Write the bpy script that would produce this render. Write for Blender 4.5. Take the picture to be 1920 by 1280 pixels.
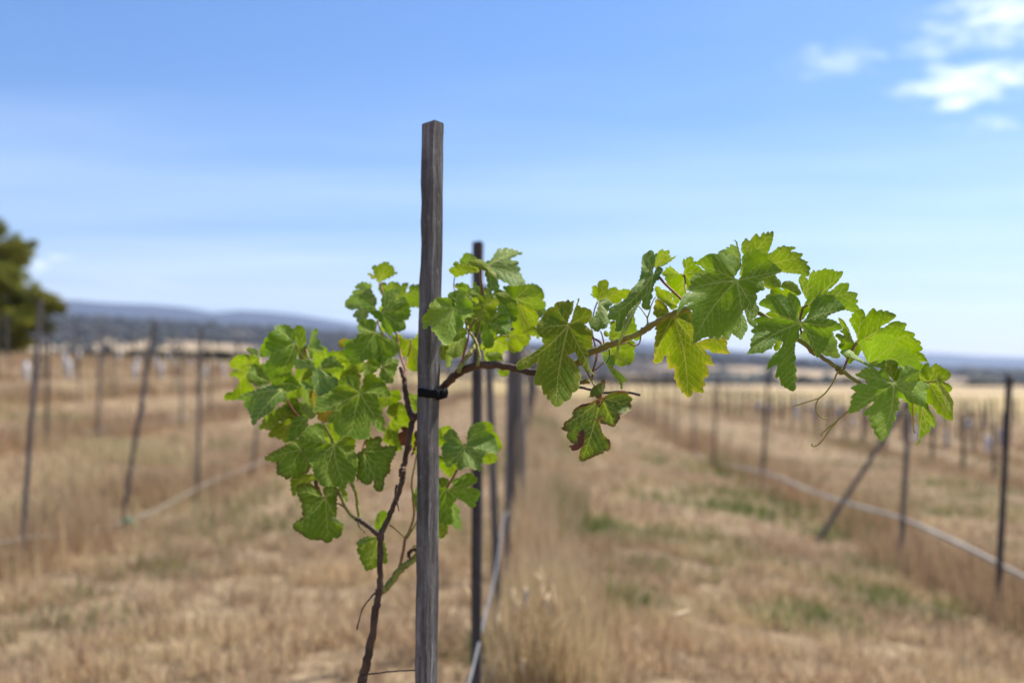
import bpy, math, random
import numpy as np
from mathutils import Vector, Matrix
from mathutils.geometry import delaunay_2d_cdt

random.seed(7)
rng = np.random.default_rng(11)
for o in list(bpy.data.objects):
    bpy.data.objects.remove(o, do_unlink=True)
scene = bpy.context.scene
COL = scene.collection

# ------------------------------------------------------------------ camera
F = 1867.0          # focal length in photo pixels (1920 wide): a 35 mm lens
CAM_H = 1.20
HORIZON = 695.0
cam_d = bpy.data.cameras.new('camera')
cam = bpy.data.objects.new('camera', cam_d)
COL.objects.link(cam)
cam.location = (0, 0, CAM_H)
cam.rotation_euler = (math.pi / 2, 0, 0)
cam_d.lens = 35.0
cam_d.sensor_width = 36.0
cam_d.shift_y = (HORIZON - 640.0) / 1920.0
cam_d.clip_start = 0.05
cam_d.clip_end = 30000
cam_d.dof.use_dof = True
cam_d.dof.focus_distance = 1.335
cam_d.dof.aperture_fstop = 2.5
cam_d.dof.aperture_blades = 0
scene.camera = cam


def at(px, py, Y):
    """the place in the vineyard Y metres out that the photo shows at px, py"""
    return Vector(((px - 960.0) / F * Y, Y, CAM_H - (py - HORIZON) / F * Y))


# ------------------------------------------------------------------ light
SUN_EL, SUN_AZ = math.radians(57), math.radians(54)     # azimuth from +Y towards +X
sun_d = bpy.data.lights.new('sun', 'SUN')
sun_d.energy = 4.2
sun_d.angle = math.radians(2.5)
sun_d.color = (1.0, 0.95, 0.87)
sun = bpy.data.objects.new('sun', sun_d)
COL.objects.link(sun)
sdir = Vector((math.sin(SUN_AZ) * math.cos(SUN_EL), math.cos(SUN_AZ) * math.cos(SUN_EL), math.sin(SUN_EL)))
sun.rotation_euler = (-sdir).to_track_quat('-Z', 'Y').to_euler()

world = bpy.data.worlds.new('World')
scene.world = world
world.use_nodes = True
scene.view_settings.view_transform = 'Standard'
scene.view_settings.look = 'None'
scene.view_settings.gamma = 1.0
scene.view_settings.exposure = 1.2
scene.view_settings.use_curve_mapping = False
try:
    scene.cycles.use_denoising = True
    scene.cycles.denoiser = 'OPENIMAGEDENOISE'
    scene.cycles.volume_bounces = 1
    scene.cycles.max_bounces = 8
    scene.cycles.transparent_max_bounces = 8
    scene.cycles.sample_clamp_indirect = 6
except Exception:
    pass


class NT:
    """a small helper for building node trees"""
    def __init__(self, tree):
        self.t = tree
        tree.nodes.clear()

    def n(self, kind, props=None, **ins):
        nd = self.t.nodes.new(kind)
        for k, v in (props or {}).items():
            setattr(nd, k, v)
        for k, v in ins.items():
            key = int(k[1:]) if k[0] == 'i' and k[1:].isdigit() else k.replace('_', ' ')
            self.put(nd, key, v)
        return nd

    def put(self, nd, key, v):
        s = nd.inputs[key]
        if isinstance(v, bpy.types.NodeSocket):
            self.t.links.new(v, s)
        elif isinstance(v, bpy.types.Node):
            self.t.links.new(v.outputs[0], s)
        else:
            s.default_value = v

    def m(self, op, a, b=0.0, c=None, clamp=False):
        nd = self.n('ShaderNodeMath', {'operation': op, 'use_clamp': clamp}, i0=a, i1=b)
        if c is not None:
            self.put(nd, 2, c)
        return nd.outputs[0]

    def mix(self, fac, a, b, mode='MIX'):
        nd = self.n('ShaderNodeMix', {'data_type': 'RGBA', 'blend_type': mode})
        self.put(nd, 0, fac)
        self.put(nd, 6, a)
        self.put(nd, 7, b)
        return nd.outputs[2]

    def ramp(self, fac, stops, interp='LINEAR'):
        nd = self.n('ShaderNodeValToRGB')
        cr = nd.color_ramp
        cr.interpolation = interp
        while len(cr.elements) > 1:
            cr.elements.remove(cr.elements[-1])
        for i, (p, c) in enumerate(stops):
            e = cr.elements[0] if i == 0 else cr.elements.new(p)
            e.position = p
            e.color = (*c, 1) if len(c) == 3 else c
        self.put(nd, 0, fac)
        return nd.outputs[0]

    def maprange(self, v, a, b, c=0.0, d=1.0, smooth=True):
        nd = self.n('ShaderNodeMapRange', {'interpolation_type': 'SMOOTHSTEP' if smooth else 'LINEAR'})
        for k, val in enumerate((v, a, b, c, d)):
            self.put(nd, k, val)
        return nd.outputs[0]

    def noise(self, vec, scale, detail=4.0, rough=0.55, out=0):
        nd = self.n('ShaderNodeTexNoise', Scale=scale, Detail=detail, Roughness=rough)
        if vec is not None:
            self.put(nd, 'Vector', vec)
        return nd.outputs[out]


# the sky: Nishita daylight, a thin veil of cirrus and a few white clouds
w = NT(world.node_tree)
sky = w.n('ShaderNodeTexSky', {'sky_type': 'NISHITA', 'sun_disc': False, 'sun_elevation': SUN_EL,
                               'sun_rotation': SUN_AZ, 'altitude': 100.0, 'air_density': 1.0,
                               'dust_density': 0.4, 'ozone_density': 2.5})
tc = w.n('ShaderNodeTexCoord')
sep = w.n('ShaderNodeSeparateXYZ', i0=tc.outputs['Generated'])
sx_, sy_, sz_ = sep.outputs[0], sep.outputs[1], sep.outputs[2]
azim = w.m('ARCTAN2', sx_, sy_)
elev = w.m('ARCSINE', sz_)
SKY_BLOCK = None
ang = w.n('ShaderNodeCombineXYZ', i0=azim, i1=w.m('MULTIPLY', elev, 2.4), i2=0.0)
warp = w.noise(ang, 3.0, 3.0, 0.5, out=1)
angw = w.n('ShaderNodeVectorMath', {'operation': 'MULTIPLY_ADD'}, i0=warp, i1=(0.10, 0.10, 0.0), i2=ang).outputs[0]
n_fine = w.noise(angw, 34.0, 8.0, 0.58)
n_big = w.noise(angw, 5.0, 3.0, 0.5)


def deg_of(px, py):
    x, z = (px - 960) / F, (HORIZON - py) / F
    return math.atan2(x, 1), math.atan2(z, math.hypot(1, x))


def cloud(px, py, wx, wy, lo, hi, amount):
    a0, e0 = deg_of(px, py)
    ax = w.m('POWER', w.m('MULTIPLY', w.m('SUBTRACT', azim, a0), F / wx), 2.0)
    ey = w.m('POWER', w.m('MULTIPLY', w.m('SUBTRACT', elev, e0), F / wy), 2.0)
    g = w.m('POWER', 2.718, w.m('MULTIPLY', w.m('ADD', ax, ey), -1.0))
    v = w.m('ADD', w.m('MULTIPLY', g, 0.75), w.m('MULTIPLY', w.m('SUBTRACT', n_fine, 0.5), w.m('MULTIPLY_ADD', g, 1.0, 0.5)))
    return w.m('MULTIPLY', w.maprange(v, lo, hi), amount)


cl = None
for spec in [(1930, 25, 210, 66, 0.25, 1.1, 0.85), (1830, 150, 150, 40, 0.22, 1.0, 0.9),
             (1790, 190, 60, 22, 0.32, 0.85, 0.8), (1570, 112, 120, 44, 0.36, 1.25, 0.55),
             (1860, 232, 100, 24, 0.38, 1.2, 0.5), (1750, 85, 100, 38, 0.36, 1.2, 0.5),
             (118, 483, 36, 12, 0.40, 0.8, 0.75), (80, 500, 50, 22, 0.45, 0.95, 0.6),
             (260, 528, 120, 12, 0.45, 1.2, 0.4)]:
    c_ = cloud(*spec)
    cl = c_ if cl is None else w.m('MAXIMUM', cl, c_)
# high thin cirrus, drawn out along the wind, on a plane overhead
zc = w.m('MAXIMUM', sz_, 0.03)
pl = w.n('ShaderNodeCombineXYZ', i0=w.m('DIVIDE', sx_, zc), i1=w.m('DIVIDE', sy_, zc), i2=0.0)
plr = w.n('ShaderNodeMapping', Vector=pl, Rotation=(0, 0, 0.5), Scale=(0.16, 0.34, 1), Location=(2.7, 2.3, 0))
cir = w.noise(plr, 1.15, 5.0, 0.5)
cir = w.maprange(cir, 0.30, 0.80, 0.0, 0.26)
up = w.maprange(sz_, 0.0, 0.05)
cir = w.m('MULTIPLY', cir, up)
# horizon paleness: more air and thin cloud in the way near the horizon
tint = w.ramp(w.m('MULTIPLY', w.m('MAXIMUM', sz_, 0.0), 2.2, clamp=True),
              [(0.0, (0.86, 0.87, 0.97)), (0.16, (0.86, 0.86, 0.98)), (0.40, (0.58, 0.80, 1.06)), (0.75, (0.58, 0.84, 1.14)), (1.0, (0.50, 0.82, 1.20))])
skyc = w.mix(1.0, sky.outputs[0], tint, 'MULTIPLY')
WHITE = (9.6, 10.2, 10.8, 1)
skyc = w.mix(cir, skyc, WHITE)
skyc = w.mix(cl, skyc, WHITE)
bg = w.n('ShaderNodeBackground', Color=skyc, Strength=0.063)
wo = w.n('ShaderNodeOutputWorld')
w.put(wo, 'Surface', bg)


# ------------------------------------------------------------------ helpers
def tag(o, label=None, cat=None, group=None, kind=None):
    if label: o['label'] = label
    if cat: o['category'] = cat
    if group: o['group'] = group
    if kind: o['kind'] = kind
    return o


def link(name, me, mat=None, parent=None, loc=None):
    o = bpy.data.objects.new(name, me)
    COL.objects.link(o)
    if mat is not None and me is not None and not me.materials:
        me.materials.append(mat)
    if parent is not None:
        o.parent = parent
    if loc is not None:
        o.location = loc
    return o


def empty(name, loc, rot=(0, 0, 0)):
    o = bpy.data.objects.new(name, None)
    COL.objects.link(o)
    o.empty_display_size = 0.1
    o.location = loc
    o.rotation_euler = rot
    return o


def mesh_np(name, V, faces, smooth=True):
    """V (n,3); faces (m,3) or (m,4) int array"""
    me = bpy.data.meshes.new(name)
    V = np.asarray(V, dtype=np.float32)
    faces = np.asarray(faces, dtype=np.int32)
    k = faces.shape[1]
    me.vertices.add(len(V))
    me.vertices.foreach_set('co', V.ravel())
    me.loops.add(faces.size)
    me.loops.foreach_set('vertex_index', faces.ravel())
    me.polygons.add(len(faces))
    me.polygons.foreach_set('loop_start', np.arange(0, faces.size, k, dtype=np.int32))
    me.update(calc_edges=True)
    if smooth:
        me.polygons.foreach_set('use_smooth', np.ones(len(faces), dtype=bool))
    return me


def attr(me, name, vals, dom='POINT'):
    a = me.attributes.new(name, 'FLOAT', dom)
    a.data.foreach_set('value', np.asarray(vals, dtype=np.float32))


def attr_col(me, name, cols):
    a = me.attributes.new(name, 'FLOAT_COLOR', 'POINT')
    c = np.ones((len(cols), 4), dtype=np.float32)
    c[:, :3] = cols
    a.data.foreach_set('color', c.ravel())


def catmull(P, n):
    P = [np.array(p, float) for p in P]
    if len(P) < 3:
        return [P[0] + (P[1] - P[0]) * i / n for i in range(n + 1)]
    Q = [2 * P[0] - P[1]] + P + [2 * P[-1] - P[-2]]
    out = []
    for i in range(1, len(Q) - 2):
        a, b, c, d = Q[i - 1], Q[i], Q[i + 1], Q[i + 2]
        for k in range(n):
            t = k / n
            out.append(0.5 * (2 * b + (c - a) * t + (2 * a - 5 * b + 4 * c - d) * t * t + (3 * b - a - 3 * c + d) * t ** 3))
    out.append(P[-1])
    return out


def tube_data(P, R, sides=8, knobs=0.0, seed=0):
    """a tube along the points P with radii R; closed ends"""
    P = np.array(P, float)
    n = len(P)
    R = np.broadcast_to(np.asarray(R, float), (n,)).copy()
    T = np.gradient(P, axis=0)
    T /= np.maximum(np.linalg.norm(T, axis=1, keepdims=True), 1e-9)
    ref = np.array([0.13, 0.97, 0.2]) if abs(T[0][1]) < 0.8 else np.array([1.0, 0.1, 0.1])
    V, Fc = [], []
    r_ = np.random.default_rng(seed)
    for i in range(n):
        a = np.cross(T[i], ref); a /= np.linalg.norm(a)
        b = np.cross(T[i], a)
        for k in range(sides):
            th = 2 * math.pi * k / sides
            rr = R[i] * (1 + knobs * r_.uniform(-1, 1))
            V.append(P[i] + (a * math.cos(th) + b * math.sin(th)) * rr)
    for i in range(n - 1):
        for k in range(sides):
            k2 = (k + 1) % sides
            Fc.append((i * sides + k, i * sides + k2, (i + 1) * sides + k2, (i + 1) * sides + k))
    V.append(P[0]); V.append(P[-1])
    c0, c1 = n * sides, n * sides + 1
    for k in range(sides):
        k2 = (k + 1) % sides
        Fc.append((c0, k2, k, k)); Fc.append((c1, (n - 1) * sides + k, (n - 1) * sides + k2, (n - 1) * sides + k2))
    return V, Fc


def mesh_py(name, V, Fc, smooth=True):
    me = bpy.data.meshes.new(name)
    Fc = [tuple(dict.fromkeys(f)) for f in Fc]
    me.from_pydata([tuple(v) for v in V], [], Fc)
    me.update()
    if smooth:
        me.polygons.foreach_set('use_smooth', np.ones(len(me.polygons), dtype=bool))
    return me


def tube(name, P, R, mat, parent=None, sides=8, knobs=0.0, seed=0):
    V, Fc = tube_data(P, R, sides, knobs, seed)
    o0 = Vector(tuple(V[0]))
    V = [np.array(v) - np.array(o0) for v in V]
    return link(name, mesh_py(name, V, Fc), mat, parent, o0)


# ------------------------------------------------------------------ materials
def material(name):
    m = bpy.data.materials.new(name)
    m.use_nodes = True
    return m, NT(m.node_tree)


def finish(nt, shader):
    o = nt.n('ShaderNodeOutputMaterial')
    nt.put(o, 'Surface', shader)


def bump(nt, h, strength=0.3, dist=0.01):
    return nt.n('ShaderNodeBump', Strength=strength, Distance=dist, Height=h).outputs[0]


def wood_material(name, dark, light, silver, zs=3.2):
    m, t = material(name)
    c = t.n('ShaderNodeTexCoord').outputs['Object']
    st = t.n('ShaderNodeMapping', Vector=c, Scale=(75, 75, zs)).outputs[0]
    fi = t.n('ShaderNodeMapping', Vector=c, Scale=(300, 300, zs * 4)).outputs[0]
    n1 = t.noise(st, 1.0, 5.0, 0.6)
    n2 = t.noise(fi, 1.0, 4.0, 0.6)
    n3 = t.noise(c, 14.0, 4.0, 0.65)
    rnd = t.n('ShaderNodeObjectInfo').outputs['Random']
    col = t.ramp(n1, [(0.30, dark), (0.52, light), (0.72, silver)])
    col = t.mix(t.maprange(n2, 0.42, 0.62, 0.0, 0.55), col, (*dark, 1))
    col = t.mix(t.maprange(n3, 0.52, 0.72, 0.0, 0.5), col, (*[x * 0.55 for x in dark], 1))
    col = t.mix(1.0, col, t.ramp(rnd, [(0, (0.8, 0.8, 0.82)), (1, (1.15, 1.12, 1.08))]), 'MULTIPLY')
    n4 = t.noise(t.n('ShaderNodeMapping', Vector=c, Scale=(150, 150, 70)).outputs[0], 1.0, 5.0, 0.7)
    col = t.mix(t.maprange(n4, 0.50, 0.72, 0.0, 0.45), col, (*[x * 0.6 for x in dark], 1))
    col = t.mix(t.maprange(n4, 0.45, 0.25, 0.0, 0.35), col, (*silver, 1))
    hh = t.m('ADD', t.m('ADD', n1, t.m('MULTIPLY', n2, 0.8)), t.m('MULTIPLY', n4, 0.5))
    p = t.n('ShaderNodeBsdfPrincipled', Base_Color=col, Roughness=0.85, Normal=bump(t, hh, 0.9, 0.003))
    p.inputs['Specular IOR Level'].default_value = 0.25
    finish(t, p)
    return m


M_STAKE = wood_material('weathered_wood', (0.050, 0.044, 0.039), (0.16, 0.147, 0.138), (0.38, 0.365, 0.35), 6.0)
M_STAKE2 = wood_material('grey_stake_wood', (0.10, 0.084, 0.072), (0.19, 0.165, 0.147), (0.31, 0.285, 0.265))
M_STAKE3 = wood_material('dark_stake_wood', (0.034, 0.028, 0.026), (0.078, 0.066, 0.061), (0.16, 0.145, 0.138))


def plain(name, col, rough=0.6, spec=0.3, var=0.25, scale=20.0, transl=0.0, bumps=0.0, coord='Object'):
    m, t = material(name)
    c = t.n('ShaderNodeTexCoord').outputs[coord]
    n1 = t.noise(c, scale, 4.0, 0.6)
    cc = t.mix(1.0, (*col, 1), t.ramp(n1, [(0.3, (1 - var,) * 3), (0.7, (1 + var,) * 3)]), 'MULTIPLY')
    p = t.n('ShaderNodeBsdfPrincipled', Base_Color=cc, Roughness=rough)
    p.inputs['Specular IOR Level'].default_value = spec
    if bumps:
        t.put(p, 'Normal', bump(t, n1, bumps, 0.004))
    sh = p
    if transl:
        tr = t.n('ShaderNodeBsdfTranslucent', Color=cc)
        sh = t.n('ShaderNodeMixShader', i0=transl, i1=p.outputs[0], i2=tr.outputs[0])
    finish(t, sh)
    return m


M_TIE = plain('black_tie_rubber', (0.007, 0.007, 0.0075), 0.8, 0.12, 0.3, 60)
M_HOSE = plain('grey_poly_hose', (0.40, 0.36, 0.30), 0.55, 0.35, 0.25, 3)
M_HOSE_D = plain('dull_poly_hose', (0.20, 0.175, 0.145), 0.6, 0.2, 0.25, 3)
M_HOSE_W = plain('pale_poly_hose', (0.14, 0.138, 0.138), 0.5, 0.35, 0.25, 3)
M_GREENTIE = plain('green_plastic', (0.02, 0.16, 0.08), 0.5, 0.4)
M_GUARD = plain('white_guard_plastic', (0.55, 0.55, 0.575), 0.5, 0.3, 0.08, 6, 0.2)


def cane_material(name, a, b, cdark, scale=30):
    m, t = material(name)
    c = t.n('ShaderNodeTexCoord').outputs['Object']
    n1 = t.noise(c, scale, 5.0, 0.6)
    n2 = t.noise(c, scale * 7, 3.0, 0.6)
    col = t.mix(t.maprange(n1, 0.38, 0.62), (*a, 1), (*b, 1))
    col = t.mix(t.maprange(n2, 0.55, 0.75, 0, 0.75), col, (*cdark, 1))
    p = t.n('ShaderNodeBsdfPrincipled', Base_Color=col, Roughness=0.6, Normal=bump(t, n2, 0.5, 0.0012))
    p.inputs['Specular IOR Level'].default_value = 0.3
    finish(t, p)
    return m


M_TRUNK = cane_material('vine_bark', (0.050, 0.027, 0.016), (0.095, 0.055, 0.032), (0.02, 0.011, 0.008))
M_SHOOT = cane_material('green_shoot', (0.26, 0.26, 0.045), (0.19, 0.15, 0.035), (0.11, 0.06, 0.02), 26)
M_PETIOLE = cane_material('petiole', (0.28, 0.24, 0.06), (0.22, 0.09, 0.04), (0.14, 0.06, 0.03), 25)
M_REDPET = cane_material('red_petiole', (0.26, 0.11, 0.05), (0.20, 0.07, 0.035), (0.12, 0.05, 0.03), 25)
M_TENDRIL = cane_material('tendril', (0.42, 0.40, 0.06), (0.36, 0.26, 0.05), (0.25, 0.15, 0.04), 18)
M_TWIG = cane_material('dry_twig', (0.10, 0.075, 0.06), (0.055, 0.035, 0.03), (0.03, 0.02, 0.018), 40)


def leaf_material(name, base, back, vein, transl=0.40, rough=0.5, spec=0.33, edge=None, edge_w=(0.0, 1.0),
                  spots=None, spot_lo=0.66, mottled=0.0):
    """a vine leaf: blade colour, colour let through, pale veins, fine net of veinlets, edge and blotches"""
    m, t = material(name)
    c = t.n('ShaderNodeTexCoord').outputs['Object']
    vn = t.n('ShaderNodeAttribute', {'attribute_name': 'vein'}).outputs['Fac']
    ed = t.n('ShaderNodeAttribute', {'attribute_name': 'edge'}).outputs['Fac']
    rnd = t.n('ShaderNodeObjectInfo').outputs['Random']
    off = t.n('ShaderNodeVectorMath', {'operation': 'ADD'}, i0=c)
    t.put(off, 1, t.n('ShaderNodeCombineXYZ', i0=t.m('MULTIPLY', rnd, 7.0), i1=rnd, i2=t.m('MULTIPLY', rnd, 3.0)))
    cc = off.outputs[0]
    wn = t.noise(cc, 90.0, 2.0, 0.5, out=1)
    cw = t.n('ShaderNodeVectorMath', {'operation': 'MULTIPLY_ADD'}, i0=wn, i1=(0.004,) * 3, i2=cc).outputs[0]
    vo = t.n('ShaderNodeTexVoronoi', {'feature': 'DISTANCE_TO_EDGE'}, Vector=cw, Scale=230.0).outputs['Distance']
    net = t.maprange(vo, 0.0, 0.09, 1.0, 0.0)
    n1 = t.noise(cc, 26.0, 4.0, 0.6)
    n2 = t.noise(cc, 9.0, 3.0, 0.5)
    n3 = t.noise(cc, 60.0, 5.0, 0.65)
    b1 = [x * 0.72 for x in base]
    b2 = [base[0] * 1.45, base[1] * 1.22, base[2] * 1.0]
    col = t.ramp(n1, [(0.28, b1), (0.5, base), (0.75, b2)])
    yellow = (base[0] * 2.2 + 0.02, base[1] * 1.45 + 0.01, base[2] * 0.9)
    col = t.mix(t.maprange(n2, 0.5, 0.75, 0.0, 0.35 + mottled), col, (*yellow, 1))
    hue = t.ramp(rnd, [(0.0, (0.84, 0.92, 1.05)), (0.5, (1.0, 1.0, 1.0)), (1.0, (1.20, 1.10, 0.95))])
    col = t.mix(1.0, col, hue, 'MULTIPLY')
    tcol = t.mix(1.0, (*back, 1), t.ramp(n1, [(0.3, (0.8, 0.85, 0.9)), (0.7, (1.15, 1.1, 1.0))]), 'MULTIPLY')
    tcol = t.mix(1.0, tcol, hue, 'MULTIPLY')
    col = t.mix(t.m('MULTIPLY', net, 0.22), col, (*vein, 1))
    tcol = t.mix(t.m('MULTIPLY', net, 0.25), tcol, (*[x * 0.6 for x in back], 1))
    vfac = t.m('MULTIPLY', t.m('POWER', vn, 0.8), 0.95, clamp=True)
    col = t.mix(vfac, col, (*vein, 1))
    tcol = t.mix(t.m('MULTIPLY', vn, 0.5), tcol, (*[x * 0.9 for x in vein], 1))
    if edge is not None:
        ef = t.m('SUBTRACT', 1.0, t.m('DIVIDE', ed, 0.012 * (1.0 - edge_w[0])), clamp=True)
        ef = t.m('MULTIPLY', ef, t.maprange(n3, 0.30, 0.62))
        ef = t.m('MULTIPLY', ef, edge_w[1], clamp=True)
        col = t.mix(ef, col, (*edge, 1))
        tcol = t.mix(ef, tcol, (*edge, 1))
    if spots is not None:
        sf = t.maprange(n3, spot_lo, spot_lo + 0.07)
        col = t.mix(sf, col, (*spots, 1))
        tcol = t.mix(sf, tcol, (*spots, 1))
    # a thin light rim, as leaves have
    rim = t.m('SUBTRACT', 1.0, t.m('DIVIDE', ed, 0.0013), clamp=True)
    col = t.mix(t.m('MULTIPLY', rim, 0.65), col, (*vein, 1))
    h = t.m('ADD', t.m('MULTIPLY', net, -0.6), t.m('MULTIPLY', n3, 0.8))
    nb = bump(t, h, 0.22, 0.001)
    p = t.n('ShaderNodeBsdfPrincipled', Base_Color=col, Roughness=rough, Normal=nb)
    p.inputs['Specular IOR Level'].default_value = spec
    tr = t.n('ShaderNodeBsdfTranslucent', Color=tcol, Normal=nb)
    mx = t.n('ShaderNodeMixShader', i0=transl, i1=p.outputs[0], i2=tr.outputs[0])
    finish(t, mx)
    return m


VEIN = (0.42, 0.46, 0.10)
VEINY = (0.46, 0.45, 0.09)
LM = {
    'G': leaf_material('leaf_green', (0.088, 0.205, 0.006), (0.22, 0.37, 0.002), VEIN, 0.42, 0.55, 0.22),
    'D': leaf_material('leaf_dark_green', (0.080, 0.172, 0.003), (0.19, 0.31, 0.002), VEIN, 0.40, 0.56, 0.2),
    'B': leaf_material('leaf_blue_green', (0.105, 0.205, 0.026), (0.18, 0.31, 0.005), VEIN, 0.34, 0.5, 0.32),
    'L': leaf_material('leaf_light_green', (0.155, 0.290, 0.020), (0.22, 0.39, 0.004), VEIN, 0.40, 0.54, 0.22),
    'Y': leaf_material('leaf_yellow_green', (0.135, 0.215, 0.004), (0.21, 0.31, 0.001), VEINY, 0.48, 0.55, 0.22),
    'U': leaf_material('leaf_underside', (0.120, 0.20, 0.018), (0.19, 0.30, 0.004), VEINY, 0.44, 0.6, 0.2),
    'P': leaf_material('leaf_pale_underside', (0.19, 0.275, 0.085), (0.20, 0.31, 0.035), VEIN, 0.38, 0.65, 0.2),
    'W': leaf_material('leaf_old_yellowing', (0.100, 0.175, 0.007), (0.17, 0.26, 0.002), VEINY, 0.36, 0.6, 0.15, edge=(0.32, 0.28, 0.02),
                       edge_w=(0, 0.5), spots=(0.10, 0.055, 0.04), spot_lo=0.67, mottled=0.3),
    'E': leaf_material('leaf_yellow_rim', (0.130, 0.20, 0.006), (0.21, 0.295, 0.002), VEINY, 0.46, 0.6, 0.2,
                       edge=(0.50, 0.40, 0.03), edge_w=(0.4, 0.75)),
    'S': leaf_material('leaf_scorched', (0.085, 0.155, 0.008), (0.17, 0.25, 0.002), VEINY, 0.38, edge=(0.15, 0.045, 0.018),
                       edge_w=(0.55, 1.3), spots=(0.09, 0.035, 0.018), spot_lo=0.63, mottled=0.5),
    'R': leaf_material('leaf_brown_edge', (0.084, 0.178, 0.004), (0.19, 0.31, 0.002), VEIN, 0.40, 0.56, 0.2, edge=(0.13, 0.05, 0.02),
                       edge_w=(0.5, 0.8), mottled=0.1),
    'N': leaf_material('leaf_dead_brown', (0.12, 0.045, 0.025), (0.12, 0.04, 0.015), (0.10, 0.05, 0.03), 0.15, 0.7, 0.2),
    'O': leaf_material('leaf_yellow_dying', (0.36, 0.30, 0.015), (0.33, 0.28, 0.01), (0.42, 0.34, 0.07), 0.42, edge=(0.26, 0.12, 0.025), edge_w=(0.5, 0.7)),
}

# ------------------------------------------------------------------ the grapevine
# outlines are read off enlarged views: region -> (left, top, enlargement)
REG = {'A1': (420, 590, 6.4), 'A2': (570, 600, 5.818), 'A3': (630, 480, 6.4), 'A4': (480, 770, 4.571),
       'A5': (780, 450, 4.923), 'A6': (960, 550, 4.923), 'A7': (1030, 690, 6.737), 'A8': (1080, 450, 5.333),
       'B1': (1200, 420, 6.4), 'B2': (1360, 420, 4.923), 'B3': (1200, 560, 6.4), 'B4': (1400, 540, 5.818),
       'B5': (1560, 560, 4.414), 'B6': (730, 760, 4.571), 'B7': (1480, 640, 5.818), 'B8': (660, 960, 4.0),
       'R6': (1220, 420, 3.765), 'S': (0, 0, 1.0)}


def px(reg, p):
    l, t_, s = REG[reg]
    return (l + p[0] / s, t_ + p[1] / s)


VINE_BASE = at(640, 2140, 1.57)
VINE_BASE.z = -0.01
vine = empty('grapevine', VINE_BASE)
tag(vine, 'young grapevine with green and yellowing leaves tied to the nearest wooden stake', 'grapevine')


def vtube(name, reg, pts, Ys, rad, mat, sides=8, knobs=0.0, n=6, seed=1):
    """a cane or stalk through photo points at the given distances; rad in photo pixels"""
    P = []
    if not hasattr(Ys, '__len__'):
        Ys = [Ys] * len(pts)
    Ys = np.interp(np.linspace(0, 1, len(pts)), np.linspace(0, 1, len(Ys)), Ys)
    for p, Y in zip(pts, Ys):
        q = px(reg, p)
        P.append(np.array(at(q[0], q[1], Y)))
    C = np.array(catmull(P, n))
    rr = np.interp(np.linspace(0, 1, len(C)), np.linspace(0, 1, len(rad)), rad) if hasattr(rad, '__len__') else np.full(len(C), rad)
    R = rr * C[:, 1] / F
    if knobs:
        wob = np.random.default_rng(seed + 50).normal(0, 1, (len(C), 3)) * R[:, None] * 0.12
        wob[0] = wob[-1] = 0
        C = C + wob
    o = tube(name, C, R, mat, None, sides, knobs, seed)
    o.parent = vine
    o.location = o.location - VINE_BASE
    return o


CANE_PTS = []


def leaf_relief(P, J, tips, rs, size):
    """vein polylines (photo px) for a leaf: five or so main veins and their side veins"""
    veins = []
    for tip in tips:
        J_, T_ = np.array(J, float), np.array(tip, float)
        d = T_ - J_
        L = np.hypot(*d)
        if L < 4:
            continue
        nrm = np.array([-d[1], d[0]]) / L
        bend = rs.uniform(-0.06, 0.06) * L
        ts = np.linspace(0, 0.97, max(4, int(L / 3.0)))
        line = J_ + np.outer(ts, d) + np.outer(np.sin(ts * math.pi) * bend, nrm)
        wmain = max(1.1, min(1.9, L / 60)) * size
        veins.append((line, np.interp(ts, [0, 1], [wmain, 0.45 * size])))
        if L > 26:
            k = int(np.clip(L / 17, 2, 7))
            for i in range(k):
                for side in (-1, 1):
                    t0 = 0.16 + 0.74 * (i + (0.5 if side > 0 else 0.15)) / k
                    a = J_ + d * t0 + nrm * math.sin(t0 * math.pi) * bend
                    th = side * math.radians(rs.uniform(40, 52))
                    u = d / L
                    di = np.array([u[0] * math.cos(th) - u[1] * math.sin(th), u[0] * math.sin(th) + u[1] * math.cos(th)])
                    l2 = L * (0.50 - 0.30 * t0) * rs.uniform(0.85, 1.1)
                    tt = np.linspace(0, 1, max(3, int(l2 / 3.2)))
                    curve = np.outer(tt, di * l2) + np.outer(tt ** 2, u * l2 * 0.22)
                    veins.append((a + curve, np.interp(tt, [0, 1], [0.74 * size, 0.32 * size])))
    return veins


def in_poly(Q, poly):
    x, y = Q[:, 0], Q[:, 1]
    ins = np.zeros(len(Q), bool)
    n = len(poly)
    for i in range(n):
        x1, y1 = poly[i]
        x2, y2 = poly[(i + 1) % n]
        if y1 == y2:
            continue
        c = ((y1 > y) != (y2 > y)) & (x < (x2 - x1) * (y - y1) / (y2 - y1) + x1)
        ins ^= c
    return ins


def seg_dist(Q, A, B):
    """smallest distance of each Q to segments A-B, and the index of the nearest one"""
    best = np.full(len(Q), 1e9)
    arg = np.zeros(len(Q), int)
    d = B - A
    l2 = np.maximum((d ** 2).sum(1), 1e-9)
    for i0 in range(0, len(Q), 512):
        q = Q[i0:i0 + 512, None, :]
        t_ = np.clip(((q - A) * d).sum(2) / l2, 0, 1)
        dd = np.sqrt(((q - (A + t_[..., None] * d)) ** 2).sum(2))
        best[i0:i0 + 512] = dd.min(1)
        arg[i0:i0 + 512] = dd.argmin(1)
    return best, arg


LEAVES = []


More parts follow.
